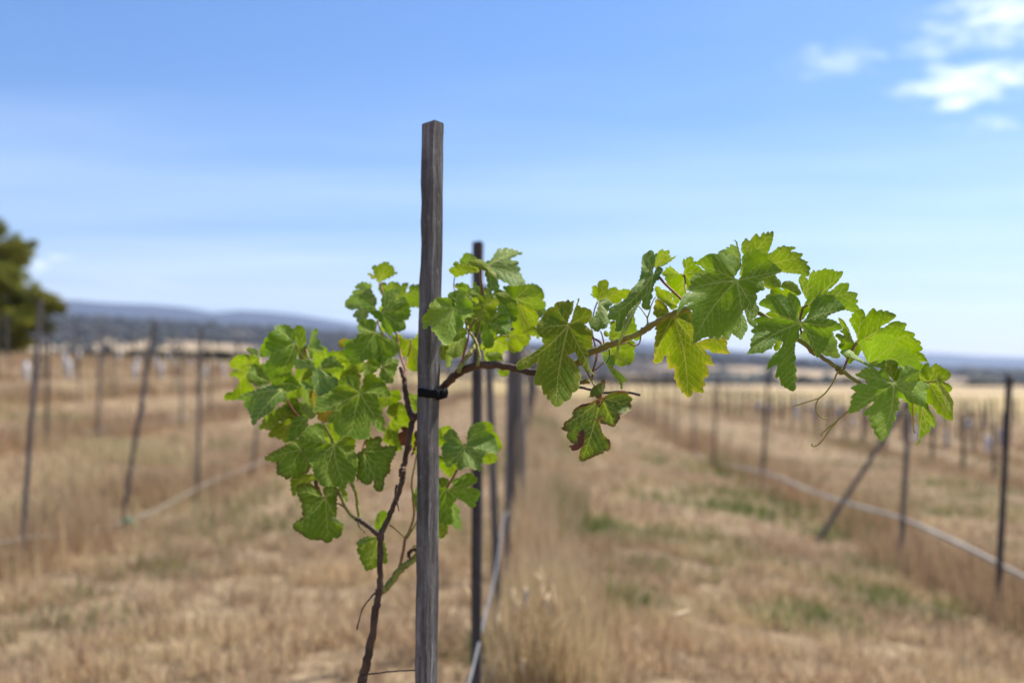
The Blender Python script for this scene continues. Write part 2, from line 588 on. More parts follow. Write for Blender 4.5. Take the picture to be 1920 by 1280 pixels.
def leaf(tone, reg, J, tips, outline, Y, sx=None, sy=None, hero=0, fold=0.0, cup=None, label=None, teeth=None, name='leaf'):
    seed = len(LEAVES) + 3
    rs = np.random.default_rng(seed * 17)
    under = tone in ('U', 'P', 'Y', 'E')
    if sx is None:
        sx = rs.uniform(-0.45, 0.45)
    if sy is None:
        sy = rs.uniform(0.15, 0.5) if under else rs.uniform(-0.65, -0.25)
    J = np.array(px(reg, J))
    tips = [px(reg, p) for p in tips]
    poly = np.array([px(reg, p) for p in outline])
    keep = [0]
    for i in range(1, len(poly)):
        if np.hypot(*(poly[i] - poly[keep[-1]])) > 0.8:
            keep.append(i)
    poly = poly[keep]
    area = 0.5 * np.sum(poly[:, 0] * np.roll(poly[:, 1], -1) - np.roll(poly[:, 0], -1) * poly[:, 1])
    # finer teeth between the points that were read off
    pitch, amp = (6.0, 1.05) if hero else (7.0, 2.1)
    if teeth is not None:
        amp = teeth
    ring = []
    n = len(poly)
    for i in range(n):
        a, b = poly[i], poly[(i + 1) % n]
        d = b - a
        L = np.hypot(*d)
        ring.append(a)
        k = int(L // pitch)
        if k < 1:
            continue
        out = np.array([d[1], -d[0]]) / L * (1 if area > 0 else -1)
        k = 2 * k
        for j in range(1, k):
            t_ = j / k
            e = amp * (rs.uniform(0.55, 1.3) if j % 2 else -0.45)
            bow = 0.03 * L * math.sin(t_ * math.pi) * (0 if hero else 1)
            ring.append(a + d * (t_ + rs.uniform(-0.12, 0.12) / k) + out * (e + bow))
    ring = np.array(ring)
    size = 1.0 if hero else 0.95
    veins = leaf_relief(ring, J, tips, rs, size)
    step = 4.0 if hero else 5.5
    # points: rim, veins with both flanks, and a loose grid
    pts = [ring]
    A, B, Wd = [], [], []
    for line, wd in veins:
        A.append(line[:-1]); B.append(line[1:]); Wd.append(wd[:-1])
        d = np.gradient(line, axis=0)
        d /= np.maximum(np.hypot(d[:, 0], d[:, 1])[:, None], 1e-6)
        nr = np.stack([-d[:, 1], d[:, 0]], 1)
        for s_ in (-1.3, -0.5, 0.5, 1.3):
            pts.append(line + nr * (wd * s_)[:, None])
    lo, hi = ring.min(0), ring.max(0)
    gx, gy = np.meshgrid(np.arange(lo[0], hi[0], step), np.arange(lo[1], hi[1], step))
    g = np.stack([gx.ravel(), gy.ravel()], 1)
    g += rs.uniform(-0.3, 0.3, g.shape) * step
    pts.append(g)
    P = np.concatenate(pts)
    nr_ = len(ring)
    inside = in_poly(P[nr_:], ring)
    RA, RB = ring, np.roll(ring, -1, axis=0)
    dr, _ = seg_dist(P[nr_:], RA, RB)
    P = np.concatenate([ring, P[nr_:][inside & (dr > 0.6)]])
    res = delaunay_2d_cdt([Vector((p[0], -p[1])) for p in P], [], [list(range(nr_))], 1, 1e-4)
    Q = np.array([(v[0], -v[1]) for v in res[0]])
    tris = [f for f in res[2] if len(f) == 3]
    if A:
        A = np.concatenate(A); B = np.concatenate(B); Wd = np.concatenate(Wd)
        dv, iv = seg_dist(Q, A, B)
        vein = np.clip((Wd[iv] * 1.25 - dv) / (Wd[iv] * 0.7), 0, 1) * np.clip(Wd[iv] / 0.95, 0.38, 1.0)
    else:
        dv = np.full(len(Q), 20.0); vein = np.zeros(len(Q))
    de, _ = seg_dist(Q, RA, RB)
    mpp = Y / F                                        # metres per photo pixel at the leaf
    dx, dy = (Q[:, 0] - J[0]) * mpp, (Q[:, 1] - J[1]) * mpp
    r2 = dx ** 2 + dy ** 2
    cupk = cup if cup is not None else rs.uniform(1.0, 3.0) * (1 if rs.random() < 0.75 else -1)
    hgt = (1 - np.exp(-dv / 7.0)) * 0.0016 * (-1 if not under else 1)
    hgt = hgt - vein * 0.0004 * (-1 if under else 1)
    ph = rs.uniform(0, 6.28, 4)
    kf = rs.uniform(45, 75, 2)
    rr = np.sqrt(r2)
    wav = 0.0032 * np.sin(dx * kf[0] + ph[0]) * np.sin(dy * kf[1] + ph[1]) + 0.0045 * np.sin(np.arctan2(dy, dx) * 5 + ph[2]) * rr / 0.06
    edgecurl = 0.0022 * np.exp(-de / 5.0) * math.sin(ph[3])
    if tips:
        ax = np.array(tips[0]) - J
        ax = ax / max(np.hypot(*ax), 1e-6)
        perp = np.abs(dx * -ax[1] + dy * ax[0])
    else:
        perp = np.abs(dx)
    Yd = Y + sx * dx + sy * dy + cupk * r2 + fold * perp + hgt + wav + edgecurl
    X = (Q[:, 0] - 960) / F * Yd
    Z = CAM_H - (Q[:, 1] - HORIZON) / F * Yd
    V = np.stack([X, Yd, Z], 1)
    org = np.array(at(J[0], J[1], Y))
    me = mesh_np(name, V - org, np.array(tris))
    attr(me, 'vein', vein)
    attr(me, 'edge', de * mpp)
    o = link(name, me, LM[tone], vine, Vector(tuple(org)) - VINE_BASE)
    if label:
        o['label'] = label
    LEAVES.append((o, J, Y))
    return o


# --- right shoot, nearest the camera ---------------------------------------------------------------
leaf('G', 'R6', (607, 400), [(297, 842), (243, 466), (320, 283), (636, 815), (750, 700), (926, 328), (622, 232)],
     [(600, 385), (590, 372), (615, 335), (640, 300), (637, 262), (625, 240), (585, 218), (548, 215), (541, 240), (510, 205), (480, 203),
      (468, 212), (430, 208), (405, 213), (370, 235), (340, 255), (316, 283), (352, 293), (380, 320), (392, 350), (345, 346), (312, 358),
      (280, 380), (278, 400), (288, 425), (262, 448), (243, 466), (290, 478), (335, 483), (390, 486), (330, 489), (262, 480), (225, 507),
      (205, 555), (190, 600), (187, 645), (215, 605), (240, 575), (298, 545), (270, 565), (247, 588), (290, 607), (296, 622), (280, 650),
      (300, 662), (283, 695), (300, 715), (305, 745), (300, 790), (296, 848), (335, 828), (365, 805), (405, 795), (415, 808), (440, 803),
      (450, 795), (463, 805), (475, 822), (485, 810), (503, 786), (520, 800), (545, 822), (560, 800), (572, 770), (600, 790), (638, 820),
      (655, 790), (668, 765), (686, 737), (680, 700), (668, 664), (650, 640), (652, 612), (662, 606), (672, 640), (684, 690), (715, 722), (742, 733),
      (750, 700), (722, 668), (745, 655), (768, 595), (748, 570), (742, 545), (755, 520), (743, 490), (775, 470), (808, 462), (795, 430),
      (800, 402), (770, 384), (830, 372), (870, 355), (900, 345), (930, 328), (905, 312), (888, 290), (862, 275), (845, 250),
      (830, 246), (836, 225), (800, 205), (772, 206), (776, 180), (745, 182), (715, 195), (702, 218), (705, 172), (680, 195), (660, 215),
      (643, 240), (648, 275), (655, 310), (652, 340), (640, 370), (622, 390)], 1.325, 0.10, -0.35, hero=1, cup=-1.2)
leaf('U', 'B2', (125, 480), [(441, 66), (786, 420), (700, 640), (190, 132), (720, 300)],
     [(130, 470), (160, 330), (175, 285), (145, 245), (152, 178), (190, 128), (218, 155), (232, 148), (262, 108), (288, 85), (310, 115),
      (325, 118), (352, 72), (372, 95), (398, 65), (410, 85), (441, 62), (445, 100), (435, 160), (415, 215), (392, 268), (400, 272), (430, 262),
      (470, 232), (490, 208), (515, 212), (542, 195), (565, 208), (625, 208), (655, 222), (615, 240), (605, 258), (655, 258), (680, 268),
      (718, 275), (695, 310), (715, 328), (770, 352), (750, 370), (790, 410), (775, 435), (782, 455), (762, 485), (720, 475), (690, 462),
      (620, 455), (560, 450), (520, 442), (480, 455), (462, 472), (480, 500), (510, 525), (515, 570), (540, 530), (575, 525), (610, 528),
      (640, 545), (665, 560), (675, 590), (705, 640), (690, 655), (650, 662), (615, 640), (560, 610), (510, 585), (450, 600), (400, 600),
      (365, 580), (300, 560), (200, 520)], 1.385, 0.1, 0.25, hero=1)
leaf('P', 'R6', (632, 270), [(478, 198), (588, 118), (562, 145)],
     [(475, 200), (510, 180), (535, 178), (530, 165), (560, 165), (562, 142), (590, 150), (607, 158), (600, 125), (585, 108), (600, 115),
      (615, 140), (617, 160), (635, 215), (638, 262), (600, 265), (545, 245), (500, 218)], 1.40, 0.3, 0.4, hero=1)
leaf('Y', 'B1', (530, 600), [(425, 945), (262, 600), (300, 528), (600, 395), (785, 585), (620, 720)],
     [(520, 600), (470, 595), (430, 560), (385, 520), (345, 500), (355, 525), (300, 525), (310, 545), (258, 600), (305, 630), (295, 665),
      (320, 690), (315, 715), (345, 770), (375, 810), (395, 890), (430, 950), (445, 965), (480, 915), (520, 860), (560, 800), (640, 740),
      (700, 700), (720, 650), (790, 590), (785, 570), (745, 545), (700, 500), (665, 490), (685, 445), (640, 450), (635, 400), (610, 388),
      (590, 390), (575, 405), (560, 395), (550, 430), (525, 410), (512, 440), (515, 490), (535, 540)], 1.43, -0.2, 0.3, hero=1)
leaf('Y', 'B1', (452, 985), [(178, 765), (330, 800), (250, 880)],
     [(175, 770), (205, 745), (240, 752), (255, 785), (330, 800), (375, 830), (390, 900), (430, 940), (445, 965), (455, 1000), (380, 1030),
      (345, 990), (300, 950), (230, 900), (200, 870), (190, 820)], 1.46, 0.3, 0.3, hero=1)
leaf('E', 'B3', (400, 205), [(572, 1182), (168, 765), (1072, 655), (172, 130), (885, 800)],
     [(410, 195), (440, 190), (500, 150), (560, 130), (620, 150), (640, 240), (640, 330), (645, 400), (690, 525), (740, 500), (800, 480),
      (850, 480), (905, 460), (960, 480), (990, 445), (1035, 490), (1050, 520), (1040, 560), (1050, 610), (1080, 655), (1030, 660), (930, 648),
      (880, 650), (820, 610), (770, 605), (800, 650), (845, 690), (855, 730), (890, 800), (850, 800), (790, 785), (820, 840), (830, 930),
      (785, 935), (760, 980), (790, 1045), (755, 1060), (765, 1128), (720, 1120), (660, 1120), (632, 1095), (630, 1140), (600, 1175),
      (572, 1188), (530, 1130), (505, 1135), (480, 1060), (450, 1065), (440, 1010), (432, 970), (412, 970), (415, 830), (390, 830), (350, 845),
      (340, 790), (318, 730), (325, 670), (290, 690), (262, 760), (225, 770), (190, 780), (155, 750), (175, 710), (170, 640), (180, 600),
      (170, 560), (185, 500), (175, 480), (205, 380), (175, 355), (195, 330), (230, 280), (215, 235), (155, 180), (170, 140), (165, 90),
      (185, 60), (175, 30), (205, 0), (240, 20), (300, 60), (330, 110), (345, 150), (370, 190)], 1.415, 0.25, 0.2, hero=1, cup=1.2, label='large yellow-green hanging leaf with yellow rim')
leaf('G', 'B4', (595, 378), [(508, 1122), (5, 720), (132, 178), (775, 758), (1078, 235), (456, 50), (1042, 447)],
     [(580, 365), (550, 310), (560, 255), (590, 170), (570, 120), (545, 90), (500, 62), (455, 45), (445, 110), (410, 85), (350, 62),
      (325, 65), (315, 80), (260, 80), (225, 88), (205, 110), (165, 130), (130, 175), (180, 205), (240, 225), (290, 260), (328, 300),
      (325, 325), (280, 330), (190, 305), (130, 318), (72, 345), (115, 385), (115, 405), (75, 440), (42, 470), (88, 500), (65, 535), (40, 565),
      (52, 590), (35, 625), (45, 650), (20, 690), (3, 725), (80, 712), (150, 705), (165, 718), (215, 680), (255, 660), (265, 672), (300, 610),
      (340, 575), (385, 575), (395, 600), (380, 640), (340, 690), (290, 730), (250, 790), (230, 840), (220, 890), (260, 875), (290, 845),
      (335, 835), (330, 880), (312, 950), (315, 988), (355, 965), (365, 1010), (385, 1075), (395, 1060), (430, 1095), (440, 1090),
      (480, 1120), (510, 1128), (535, 1105), (535, 1050), (530, 1020), (555, 1000), (540, 960), (535, 925), (550, 910), (540, 860), (520, 810),
      (540, 770), (525, 720), (525, 650), (530, 600), (555, 565), (578, 540), (575, 500), (572, 470), (592, 400), (600, 440), (625, 455),
      (605, 495), (640, 520), (660, 570), (690, 600), (705, 640), (725, 690), (745, 720), (775, 765), (795, 740), (815, 705), (855, 680),
      (860, 640), (895, 610), (895, 570), (930, 540), (940, 470), (985, 460), (1045, 450), (1030, 400), (960, 355), (910, 340), (875, 330),
      (890, 300), (925, 280), (980, 260), (1030, 245), (1080, 235), (1060, 195), (1030, 160), (1020, 140), (985, 130), (965, 100), (970, 75),
      (930, 75), (880, 75), (860, 55), (835, 75), (800, 98), (822, 25), (788, 62), (750, 110), (710, 160), (690, 210), (680, 270), (650, 330),
      (615, 362)], 1.30, 0.05, -0.3, hero=1, cup=-1.0)
leaf('U', 'B2', (735, 760), [(1090, 440), (712, 460), (1220, 645), (1232, 780), (815, 420)],
     [(725, 750), (755, 700), (725, 650), (700, 600), (690, 560), (675, 515), (700, 470), (715, 455), (740, 490), (770, 520), (778, 470),
      (800, 440), (815, 418), (835, 445), (870, 420), (885, 430), (930, 402), (940, 420), (1000, 418), (1010, 435), (1090, 438), (1075, 480),
      (1040, 530), (1000, 570), (955, 605), (945, 630), (1000, 600), (1040, 560), (1075, 540), (1100, 545), (1143, 545), (1140, 590),
      (1125, 625), (1170, 625), (1225, 640), (1205, 690), (1230, 710), (1205, 735), (1238, 780), (1180, 815), (1110, 790), (1000, 800),
      (900, 790), (800, 780)], 1.345, 0.2, 0.25, hero=1)
leaf('Y', 'B2', (680, 860), [(375, 662), (500, 594), (640, 645), (465, 1170)],
     [(370, 665), (415, 640), (420, 600), (460, 595), (500, 592), (530, 610), (570, 600), (600, 625), (640, 640), (700, 760), (780, 755), (775, 800), (720, 880), (600, 900), (540, 1000),
      (525, 1085), (500, 1150), (465, 1175), (445, 1140), (470, 1080), (440, 1000), (420, 900), (400, 868), (360, 840), (380, 820),
      (420, 805), (400, 740)], 1.37, 0.2, 0.3, hero=1)
leaf('P', 'B4', (660, 610), [(1015, 758), (590, 470), (935, 490), (860, 745)],
     [(600, 470), (640, 460), (700, 560), (800, 600), (860, 560), (930, 540), (945, 480), (950, 520), (990, 580), (985, 650), (1000, 700),
      (1025, 745), (1000, 765), (960, 760), (925, 755), (900, 740), (870, 750), (850, 735), (820, 715), (790, 680), (720, 690), (690, 695),
      (670, 660), (640, 590), (590, 560), (580, 500)], 1.345, 0.2, 0.3, hero=1)
leaf('Y', 'B5', (205, 368), [(532, 135), (790, 518), (55, 160), (140, 540), (240, 85), (688, 290), (30, 303)],
     [(185, 365), (165, 330), (140, 250), (110, 200), (85, 170), (52, 155), (62, 190), (90, 240), (85, 260), (60, 262), (95, 290), (95, 305),
      (50, 285), (25, 305), (70, 350), (72, 365), (50, 390), (75, 420), (90, 450), (105, 480), (130, 510), (140, 548), (175, 515), (215, 475),
      (235, 440), (250, 425), (330, 470), (450, 500), (600, 530), (700, 520), (760, 520), (795, 522), (770, 480), (765, 465), (720, 440),
      (755, 415), (730, 385), (735, 355), (700, 340), (675, 320), (690, 290), (650, 272), (600, 262), (620, 205), (575, 195), (540, 183),
      (490, 195), (430, 240), (400, 240), (410, 225), (480, 190), (500, 175), (535, 140), (520, 125), (475, 110), (465, 98), (425, 105),
      (415, 88), (370, 105), (345, 75), (320, 95), (300, 120), (280, 150), (265, 100), (240, 82), (210, 95), (182, 95), (180, 120), (160, 125),
      (165, 150), (140, 178), (170, 230), (200, 290), (212, 340)], 1.325, 0.1, 0.2, hero=1)
leaf('L', 'B5', (298, 540), [(545, 332), (226, 370), (812, 632), (352, 297), (645, 445)],
     [(290, 520), (255, 440), (220, 370), (245, 335), (280, 345), (320, 370), (335, 340), (345, 300), (365, 288), (390, 310), (425, 285),
      (450, 300), (475, 295), (510, 315), (545, 330), (548, 345), (520, 380), (490, 405), (485, 425), (520, 415), (560, 395), (600, 392),
      (650, 420), (645, 445), (680, 455), (710, 490), (705, 505), (750, 540), (790, 590), (820, 635), (760, 615), (700, 590), (600, 570),
      (550, 560), (480, 560), (400, 570), (330, 560)], 1.29, 0.1, 0.75, hero=1, teeth=0.4)
leaf('L', 'B5', (290, 535), [(70, 445), (445, 525)],
     [(65, 445), (90, 425), (130, 420), (170, 435), (215, 485), (250, 505), (300, 540), (350, 545), (400, 530), (440, 505), (450, 540),
      (400, 555), (345, 562), (370, 590), (385, 605), (350, 590), (290, 555), (250, 530), (190, 505), (150, 485), (105, 475)], 1.282, 0.1, -0.9, hero=1, cup=0.0)
leaf('L', 'B5', (515, 706), [(398, 1176), (140, 938), (194, 623), (765, 885), (720, 600), (800, 710)],
     [(505, 700), (485, 670), (475, 650), (460, 610), (440, 580), (420, 575), (385, 600), (360, 580), (320, 560), (315, 580), (280, 565),
      (270, 585), (235, 590), (240, 605), (190, 625), (225, 650), (265, 665), (305, 690), (290, 705), (240, 700), (190, 715), (155, 740),
      (200, 770), (170, 795), (155, 820), (172, 830), (150, 860), (158, 875), (140, 910), (133, 945), (175, 945), (195, 930), (215, 938),
      (240, 910), (265, 905), (300, 870), (330, 850), (358, 850), (330, 880), (290, 910), (265, 945), (260, 968), (315, 965), (295, 1010),
      (325, 1015), (320, 1060), (350, 1075), (345, 1095), (365, 1130), (385, 1150), (395, 1182), (415, 1180), (440, 1150), (475, 1120),
      (480, 1075), (500, 1065), (505, 1020), (528, 1000), (525, 930), (560, 925), (550, 880), (565, 870), (550, 835), (560, 820), (590, 825),
      (600, 850), (640, 855), (690, 870), (760, 893), (770, 870), (785, 830), (775, 800), (790, 790), (785, 770), (770, 760), (810, 730),
      (800, 705), (760, 690), (720, 680), (700, 685), (720, 650), (725, 595), (690, 580), (665, 560), (640, 550), (625, 540), (600, 565),
      (560, 555), (565, 600), (555, 650), (535, 690)], 1.265, 0.05, -0.3, hero=1, cup=-1.5)
leaf('Y', 'B5', (500, 668), [(495, 508), (546, 570), (420, 560)],
     [(400, 570), (440, 540), (455, 510), (495, 505), (535, 520), (552, 545), (545, 570), (570, 600), (560, 660), (530, 690), (500, 662),
      (470, 630), (430, 590)], 1.285, 0.2, 0.3, hero=1)
leaf('Y', 'B5', (800, 690), [(988, 635), (996, 1000), (870, 535), (995, 742), (705, 620)],
     [(765, 540), (800, 525), (805, 570), (830, 560), (870, 530), (875, 550), (900, 545), (905, 565), (960, 590), (990, 630), (975, 655),
      (940, 680), (915, 682), (945, 695), (970, 705), (998, 740), (985, 765), (960, 775), (1005, 860), (1000, 960), (998, 1005), (960, 1000),
      (935, 990), (905, 955), (880, 960), (860, 920), (830, 880), (790, 862), (740, 850), (740, 780), (720, 720), (700, 685), (720, 620)],
     1.30, 0.1, 0.25, hero=1)
leaf('Y', 'B5', (873, 672), [(998, 935), (1005, 862)],
     [(880, 620), (895, 650), (920, 700), (945, 740), (975, 790), (1000, 840), (1010, 865), (1000, 870), (998, 900), (1000, 940), (980, 930),
      (950, 900), (920, 820), (890, 740), (868, 680)], 1.275, 0.4, -0.3, hero=1, teeth=0.3)
leaf('U', 'B5', (745, 880), [(712, 1195), (855, 1060), (800, 1110)],
     [(715, 885), (740, 860), (790, 850), (810, 920), (850, 980), (858, 1030), (850, 1070), (815, 1040), (820, 1075), (800, 1115), (780, 1115),
      (760, 1140), (728, 1165), (735, 1178), (715, 1205), (695, 1222), (705, 1190), (722, 1165), (720, 1110), (725, 1060), (715, 1000)],
     1.31, 0.4, 0.3, hero=1, teeth=0.3)
leaf('Y', 'B5', (690, 850), [(680, 975)],
     [(630, 860), (700, 840), (712, 920), (695, 960), (680, 978), (655, 950), (640, 930)], 1.315, 0.2, 0.3, hero=1)

# --- middle of the cane ---------------------------------------------------------------------------
leaf('W', 'A6', (523, 290), [(400, 1042), (42, 680), (752, 742), (230, 320), (565, 75), (735, 180), (405, 95)],
     [(515, 270), (530, 210), (560, 160), (572, 65), (540, 80), (515, 55), (495, 75), (440, 75), (400, 90), (390, 125), (345, 130), (310, 170),
      (285, 210), (245, 260), (225, 310), (225, 350), (250, 385), (280, 410), (275, 435), (300, 465), (250, 510), (180, 560), (100, 600),
      (60, 625), (38, 660), (50, 700), (95, 705), (130, 685), (160, 690), (190, 665), (235, 630), (240, 650), (225, 720), (205, 780),
      (203, 835), (240, 848), (270, 845), (285, 900), (290, 935), (320, 930), (330, 985), (355, 990), (370, 1025), (400, 1047), (430, 1045),
      (460, 1030), (480, 995), (520, 985), (545, 960), (555, 915), (600, 895), (625, 855), (615, 820), (640, 770), (625, 730), (625, 700),
      (590, 660), (560, 610), (540, 592), (505, 572), (545, 556), (580, 540), (590, 560), (640, 650), (660, 690), (700, 720), (760, 748),
      (735, 715), (715, 690), (710, 640), (700, 590), (705, 540), (690, 520), (745, 500), (740, 440), (735, 410), (750, 385), (735, 350),
      (700, 310), (665, 285), (700, 270), (720, 235), (740, 200), (735, 160), (700, 140), (660, 125), (640, 130), (605, 105), (625, 50), (615, 42),
      (592, 115), (575, 150), (565, 185), (555, 235), (538, 270)], 1.43, 0.15, -0.18, hero=1, cup=-1.2,
     label='large mottled yellowing leaf with purple spots and a wide left lobe')
leaf('B', 'A8', (770, 350), [(690, 690), (530, 560), (700, 130), (330, 780), (870, 302), (660, 200)],
     [(775, 345), (768, 300), (785, 240), (795, 180), (815, 130), (785, 145), (778, 115), (755, 100), (720, 115), (700, 130), (665, 160),
      (658, 210), (655, 300), (640, 380), (615, 430), (580, 465), (545, 500), (525, 545), (510, 575), (490, 585), (470, 610), (400, 640),
      (340, 675), (330, 720), (315, 770), (320, 790), (395, 805), (400, 830), (390, 915), (440, 915), (465, 880), (470, 840), (500, 770),
      (560, 680), (610, 640), (640, 610), (670, 580), (655, 660), (680, 690), (720, 700), (740, 690), (745, 600), (770, 570), (755, 530),
      (775, 510), (770, 470), (800, 410), (830, 400), (840, 350), (875, 305), (850, 270), (825, 258), (800, 290), (785, 320)],
     1.40, 0.5, -0.3, hero=1)
leaf('P', 'A8', (650, 600), [(412, 1155)],
     [(620, 625), (590, 660), (560, 690), (540, 700), (500, 765), (510, 775), (470, 820), (475, 870), (450, 940), (420, 1020), (408, 1090),
      (410, 1160), (425, 1100), (440, 1030), (500, 920), (550, 820), (580, 740), (610, 680), (650, 620), (660, 590)], 1.375, 0.3, -0.2, hero=1)
leaf('U', 'A8', (795, 278), [(870, 88), (1000, 158), (930, 110), (810, 150)],
     [(785, 270), (780, 210), (800, 180), (815, 130), (850, 95), (870, 85), (880, 110), (900, 105), (930, 97), (940, 120), (925, 150),
      (950, 155), (940, 180), (1005, 157), (960, 200), (900, 245), (855, 265), (830, 262), (800, 290)], 1.42, -0.2, 0.5, hero=1)
leaf('Y', 'A8', (222, 612), [(270, 398), (415, 480), (150, 545), (528, 500), (380, 625)],
     [(215, 608), (200, 580), (165, 560), (138, 545), (175, 540), (165, 500), (155, 470), (175, 455), (215, 475), (230, 410), (265, 400),
      (290, 392), (318, 405), (325, 460), (320, 495), (360, 475), (410, 475), (420, 495), (450, 500), (500, 490), (535, 490), (530, 540),
      (505, 580), (460, 585), (440, 620), (400, 635), (350, 620), (330, 600), (280, 590), (235, 620)], 1.50, 0.1, 0.4)
leaf('B', 'A8', (238, 640), [(200, 910), (340, 805), (135, 840), (320, 600)],
     [(230, 620), (260, 595), (320, 585), (345, 610), (370, 630), (335, 665), (315, 720), (320, 780), (345, 800), (320, 840), (280, 890),
      (245, 890), (200, 915), (170, 890), (140, 860), (130, 840), (140, 790), (190, 755), (215, 700)], 1.465, 0.3, -0.5)
leaf('U', 'A8', (330, 980), [(590, 770), (620, 985), (370, 815), (285, 910)],
     [(350, 810), (400, 815), (395, 915), (440, 920), (480, 860), (540, 780), (580, 760), (590, 830), (605, 890), (640, 960), (625, 1000),
      (570, 985), (520, 1010), (450, 1040), (350, 1010), (330, 960), (310, 970), (275, 925), (290, 900), (330, 940), (350, 900), (345, 860)],
     1.50, 0.2, 0.3)
leaf('U', 'A6', (900, 520), [(1112, 640), (985, 668), (1138, 475)],
     [(830, 540), (870, 550), (900, 510), (960, 480), (1010, 460), (1100, 430), (1140, 470), (1120, 530), (1128, 580), (1110, 640), (1050, 660),
      (985, 670), (955, 655), (950, 610), (900, 600)], 1.52, 0.2, 0.3)
leaf('L', 'A6', (845, 640), [(1010, 885), (1056, 812), (820, 545)],
     [(820, 545), (850, 560), (890, 575), (950, 565), (952, 620), (935, 690), (980, 720), (1040, 770), (1060, 805), (1040, 825), (1020, 810),
      (1018, 880), (1005, 890), (1000, 850), (975, 800), (930, 750), (900, 700), (860, 640)], 1.47, 0.3, -0.4, teeth=0.4)
leaf('S', 'A7', (655, 376), [(415, 1175), (148, 752), (1045, 500), (825, 735), (690, 140), (300, 560)],
     [(640, 380), (595, 382), (575, 355), (550, 368), (510, 365), (490, 370), (515, 340), (520, 290), (550, 240), (590, 215), (650, 185),
      (665, 140), (690, 130), (705, 160), (705, 220), (690, 280), (668, 335), (662, 365), (690, 375), (730, 340), (800, 305), (880, 290),
      (920, 285), (985, 300), (1000, 345), (1055, 385), (1020, 430), (1040, 500), (1020, 540), (990, 550), (940, 590), (885, 590), (895, 640),
      (870, 670), (820, 742), (780, 735), (730, 710), (680, 705), (640, 700), (635, 650), (680, 625), (640, 640), (630, 690), (650, 740), (665, 810), (700, 860), (765, 910),
      (775, 990), (750, 1045), (700, 1040), (690, 1070), (590, 1105), (540, 1130), (430, 1180), (390, 1175), (370, 1140), (385, 1080),
      (400, 1010), (420, 960), (430, 900), (435, 830), (390, 830), (370, 870), (360, 950), (290, 950), (250, 910), (215, 860), (235, 800),
      (190, 790), (145, 755), (180, 735), (190, 680), (270, 630), (300, 600), (290, 560), (330, 500), (400, 480), (470, 468), (530, 430),
      (600, 398)], 1.42, 0.1, -0.25, hero=1, label='scorched hanging leaf with brown edges and holes')
leaf('N', 'A7', (425, 790), [(252, 992)],
     [(360, 950), (290, 970), (245, 985), (245, 995), (270, 1000), (280, 1035), (330, 1040), (400, 1000), (432, 940), (440, 830), (425, 770), (395, 790),
      (385, 860), (345, 855), (360, 890)], 1.405, 0.3, -0.3, hero=1, label='curled dead brown scrap of leaf')
leaf('N', 'A7', (510, 445), [(362, 480)],
     [(360, 487), (390, 465), (460, 450), (525, 438), (480, 472), (400, 485)], 1.415, 0.3, 0.3, hero=1)

# --- bunch of shoots at the stake -----------------------------------------------------------------
leaf('L', 'A5', (348, 632), [(265, 965), (68, 820), (122, 610), (515, 690), (430, 445), (180, 845)],
     [(335, 625), (325, 600), (330, 550), (290, 530), (250, 535), (200, 530), (160, 570), (120, 605), (125, 635), (105, 665), (60, 715),
      (68, 780), (70, 825), (110, 790), (165, 768), (140, 825), (175, 845), (200, 890), (235, 935), (265, 970), (320, 950), (345, 900),
      (365, 865), (390, 870), (400, 820), (440, 790), (430, 740), (415, 720), (480, 710), (520, 690), (525, 620), (500, 560), (440, 540),
      (465, 470), (440, 440), (400, 445), (380, 480), (375, 560), (365, 610)], 1.49, 0.1, -0.4, cup=-1.5)
leaf('Y', 'A5', (585, 283), [(305, 272), (350, 212), (365, 340)],
     [(300, 272), (360, 245), (345, 210), (390, 200), (405, 225), (440, 225), (520, 245), (580, 265), (588, 288), (530, 300), (450, 315),
      (360, 345), (340, 320)], 1.60, 0.3, 0.4)
leaf('B', 'A5', (560, 235), [(412, 192), (468, 118), (470, 210)],
     [(400, 200), (430, 155), (465, 115), (490, 120), (530, 150), (575, 190), (590, 230), (540, 245), (475, 235), (430, 220)], 1.62, 0.2, 0.2)
leaf('B', 'A5', (665, 235), [(985, 122), (1010, 400), (692, 500), (905, 90), (945, 205)],
     [(600, 190), (640, 205), (690, 190), (710, 160), (740, 110), (785, 72), (790, 90), (855, 70), (860, 85), (905, 88), (910, 97), (990, 122),
      (940, 135), (880, 165), (840, 195), (900, 190), (950, 205), (930, 235), (970, 270), (950, 295), (985, 350), (1015, 400), (960, 410),
      (900, 425), (840, 395), (780, 365), (745, 340), (760, 400), (765, 450), (700, 470), (690, 510), (670, 440), (650, 350), (640, 290)],
     1.56, 0.15, -0.5)
leaf('Y', 'A5', (640, 245), [(482, 202), (735, 345)],
     [(475, 200), (530, 185), (590, 178), (640, 205), (690, 250), (740, 320), (745, 350), (700, 330), (645, 290), (590, 260), (540, 240),
      (490, 215)], 1.545, 0.1, -0.8, teeth=0.5)
leaf('U', 'A5', (915, 545), [(1180, 550), (1100, 410), (1195, 600)],
     [(800, 430), (870, 420), (960, 405), (1020, 410), (1090, 405), (1140, 430), (1175, 475), (1185, 500), (1170, 560), (1200, 585),
      (1200, 615), (1150, 640), (1090, 630), (1030, 615), (980, 580), (920, 560), (880, 520), (830, 470)], 1.57, 0.2, 0.3)
leaf('Y', 'A5', (945, 575), [(1045, 925), (1128, 720), (1128, 905)],
     [(940, 570), (1000, 590), (1080, 630), (1120, 680), (1130, 740), (1105, 800), (1135, 860), (1130, 915), (1110, 880), (1055, 880),
      (1050, 930), (1000, 900), (930, 850), (890, 790), (900, 740), (925, 690)], 1.60, 0.1, 0.3)
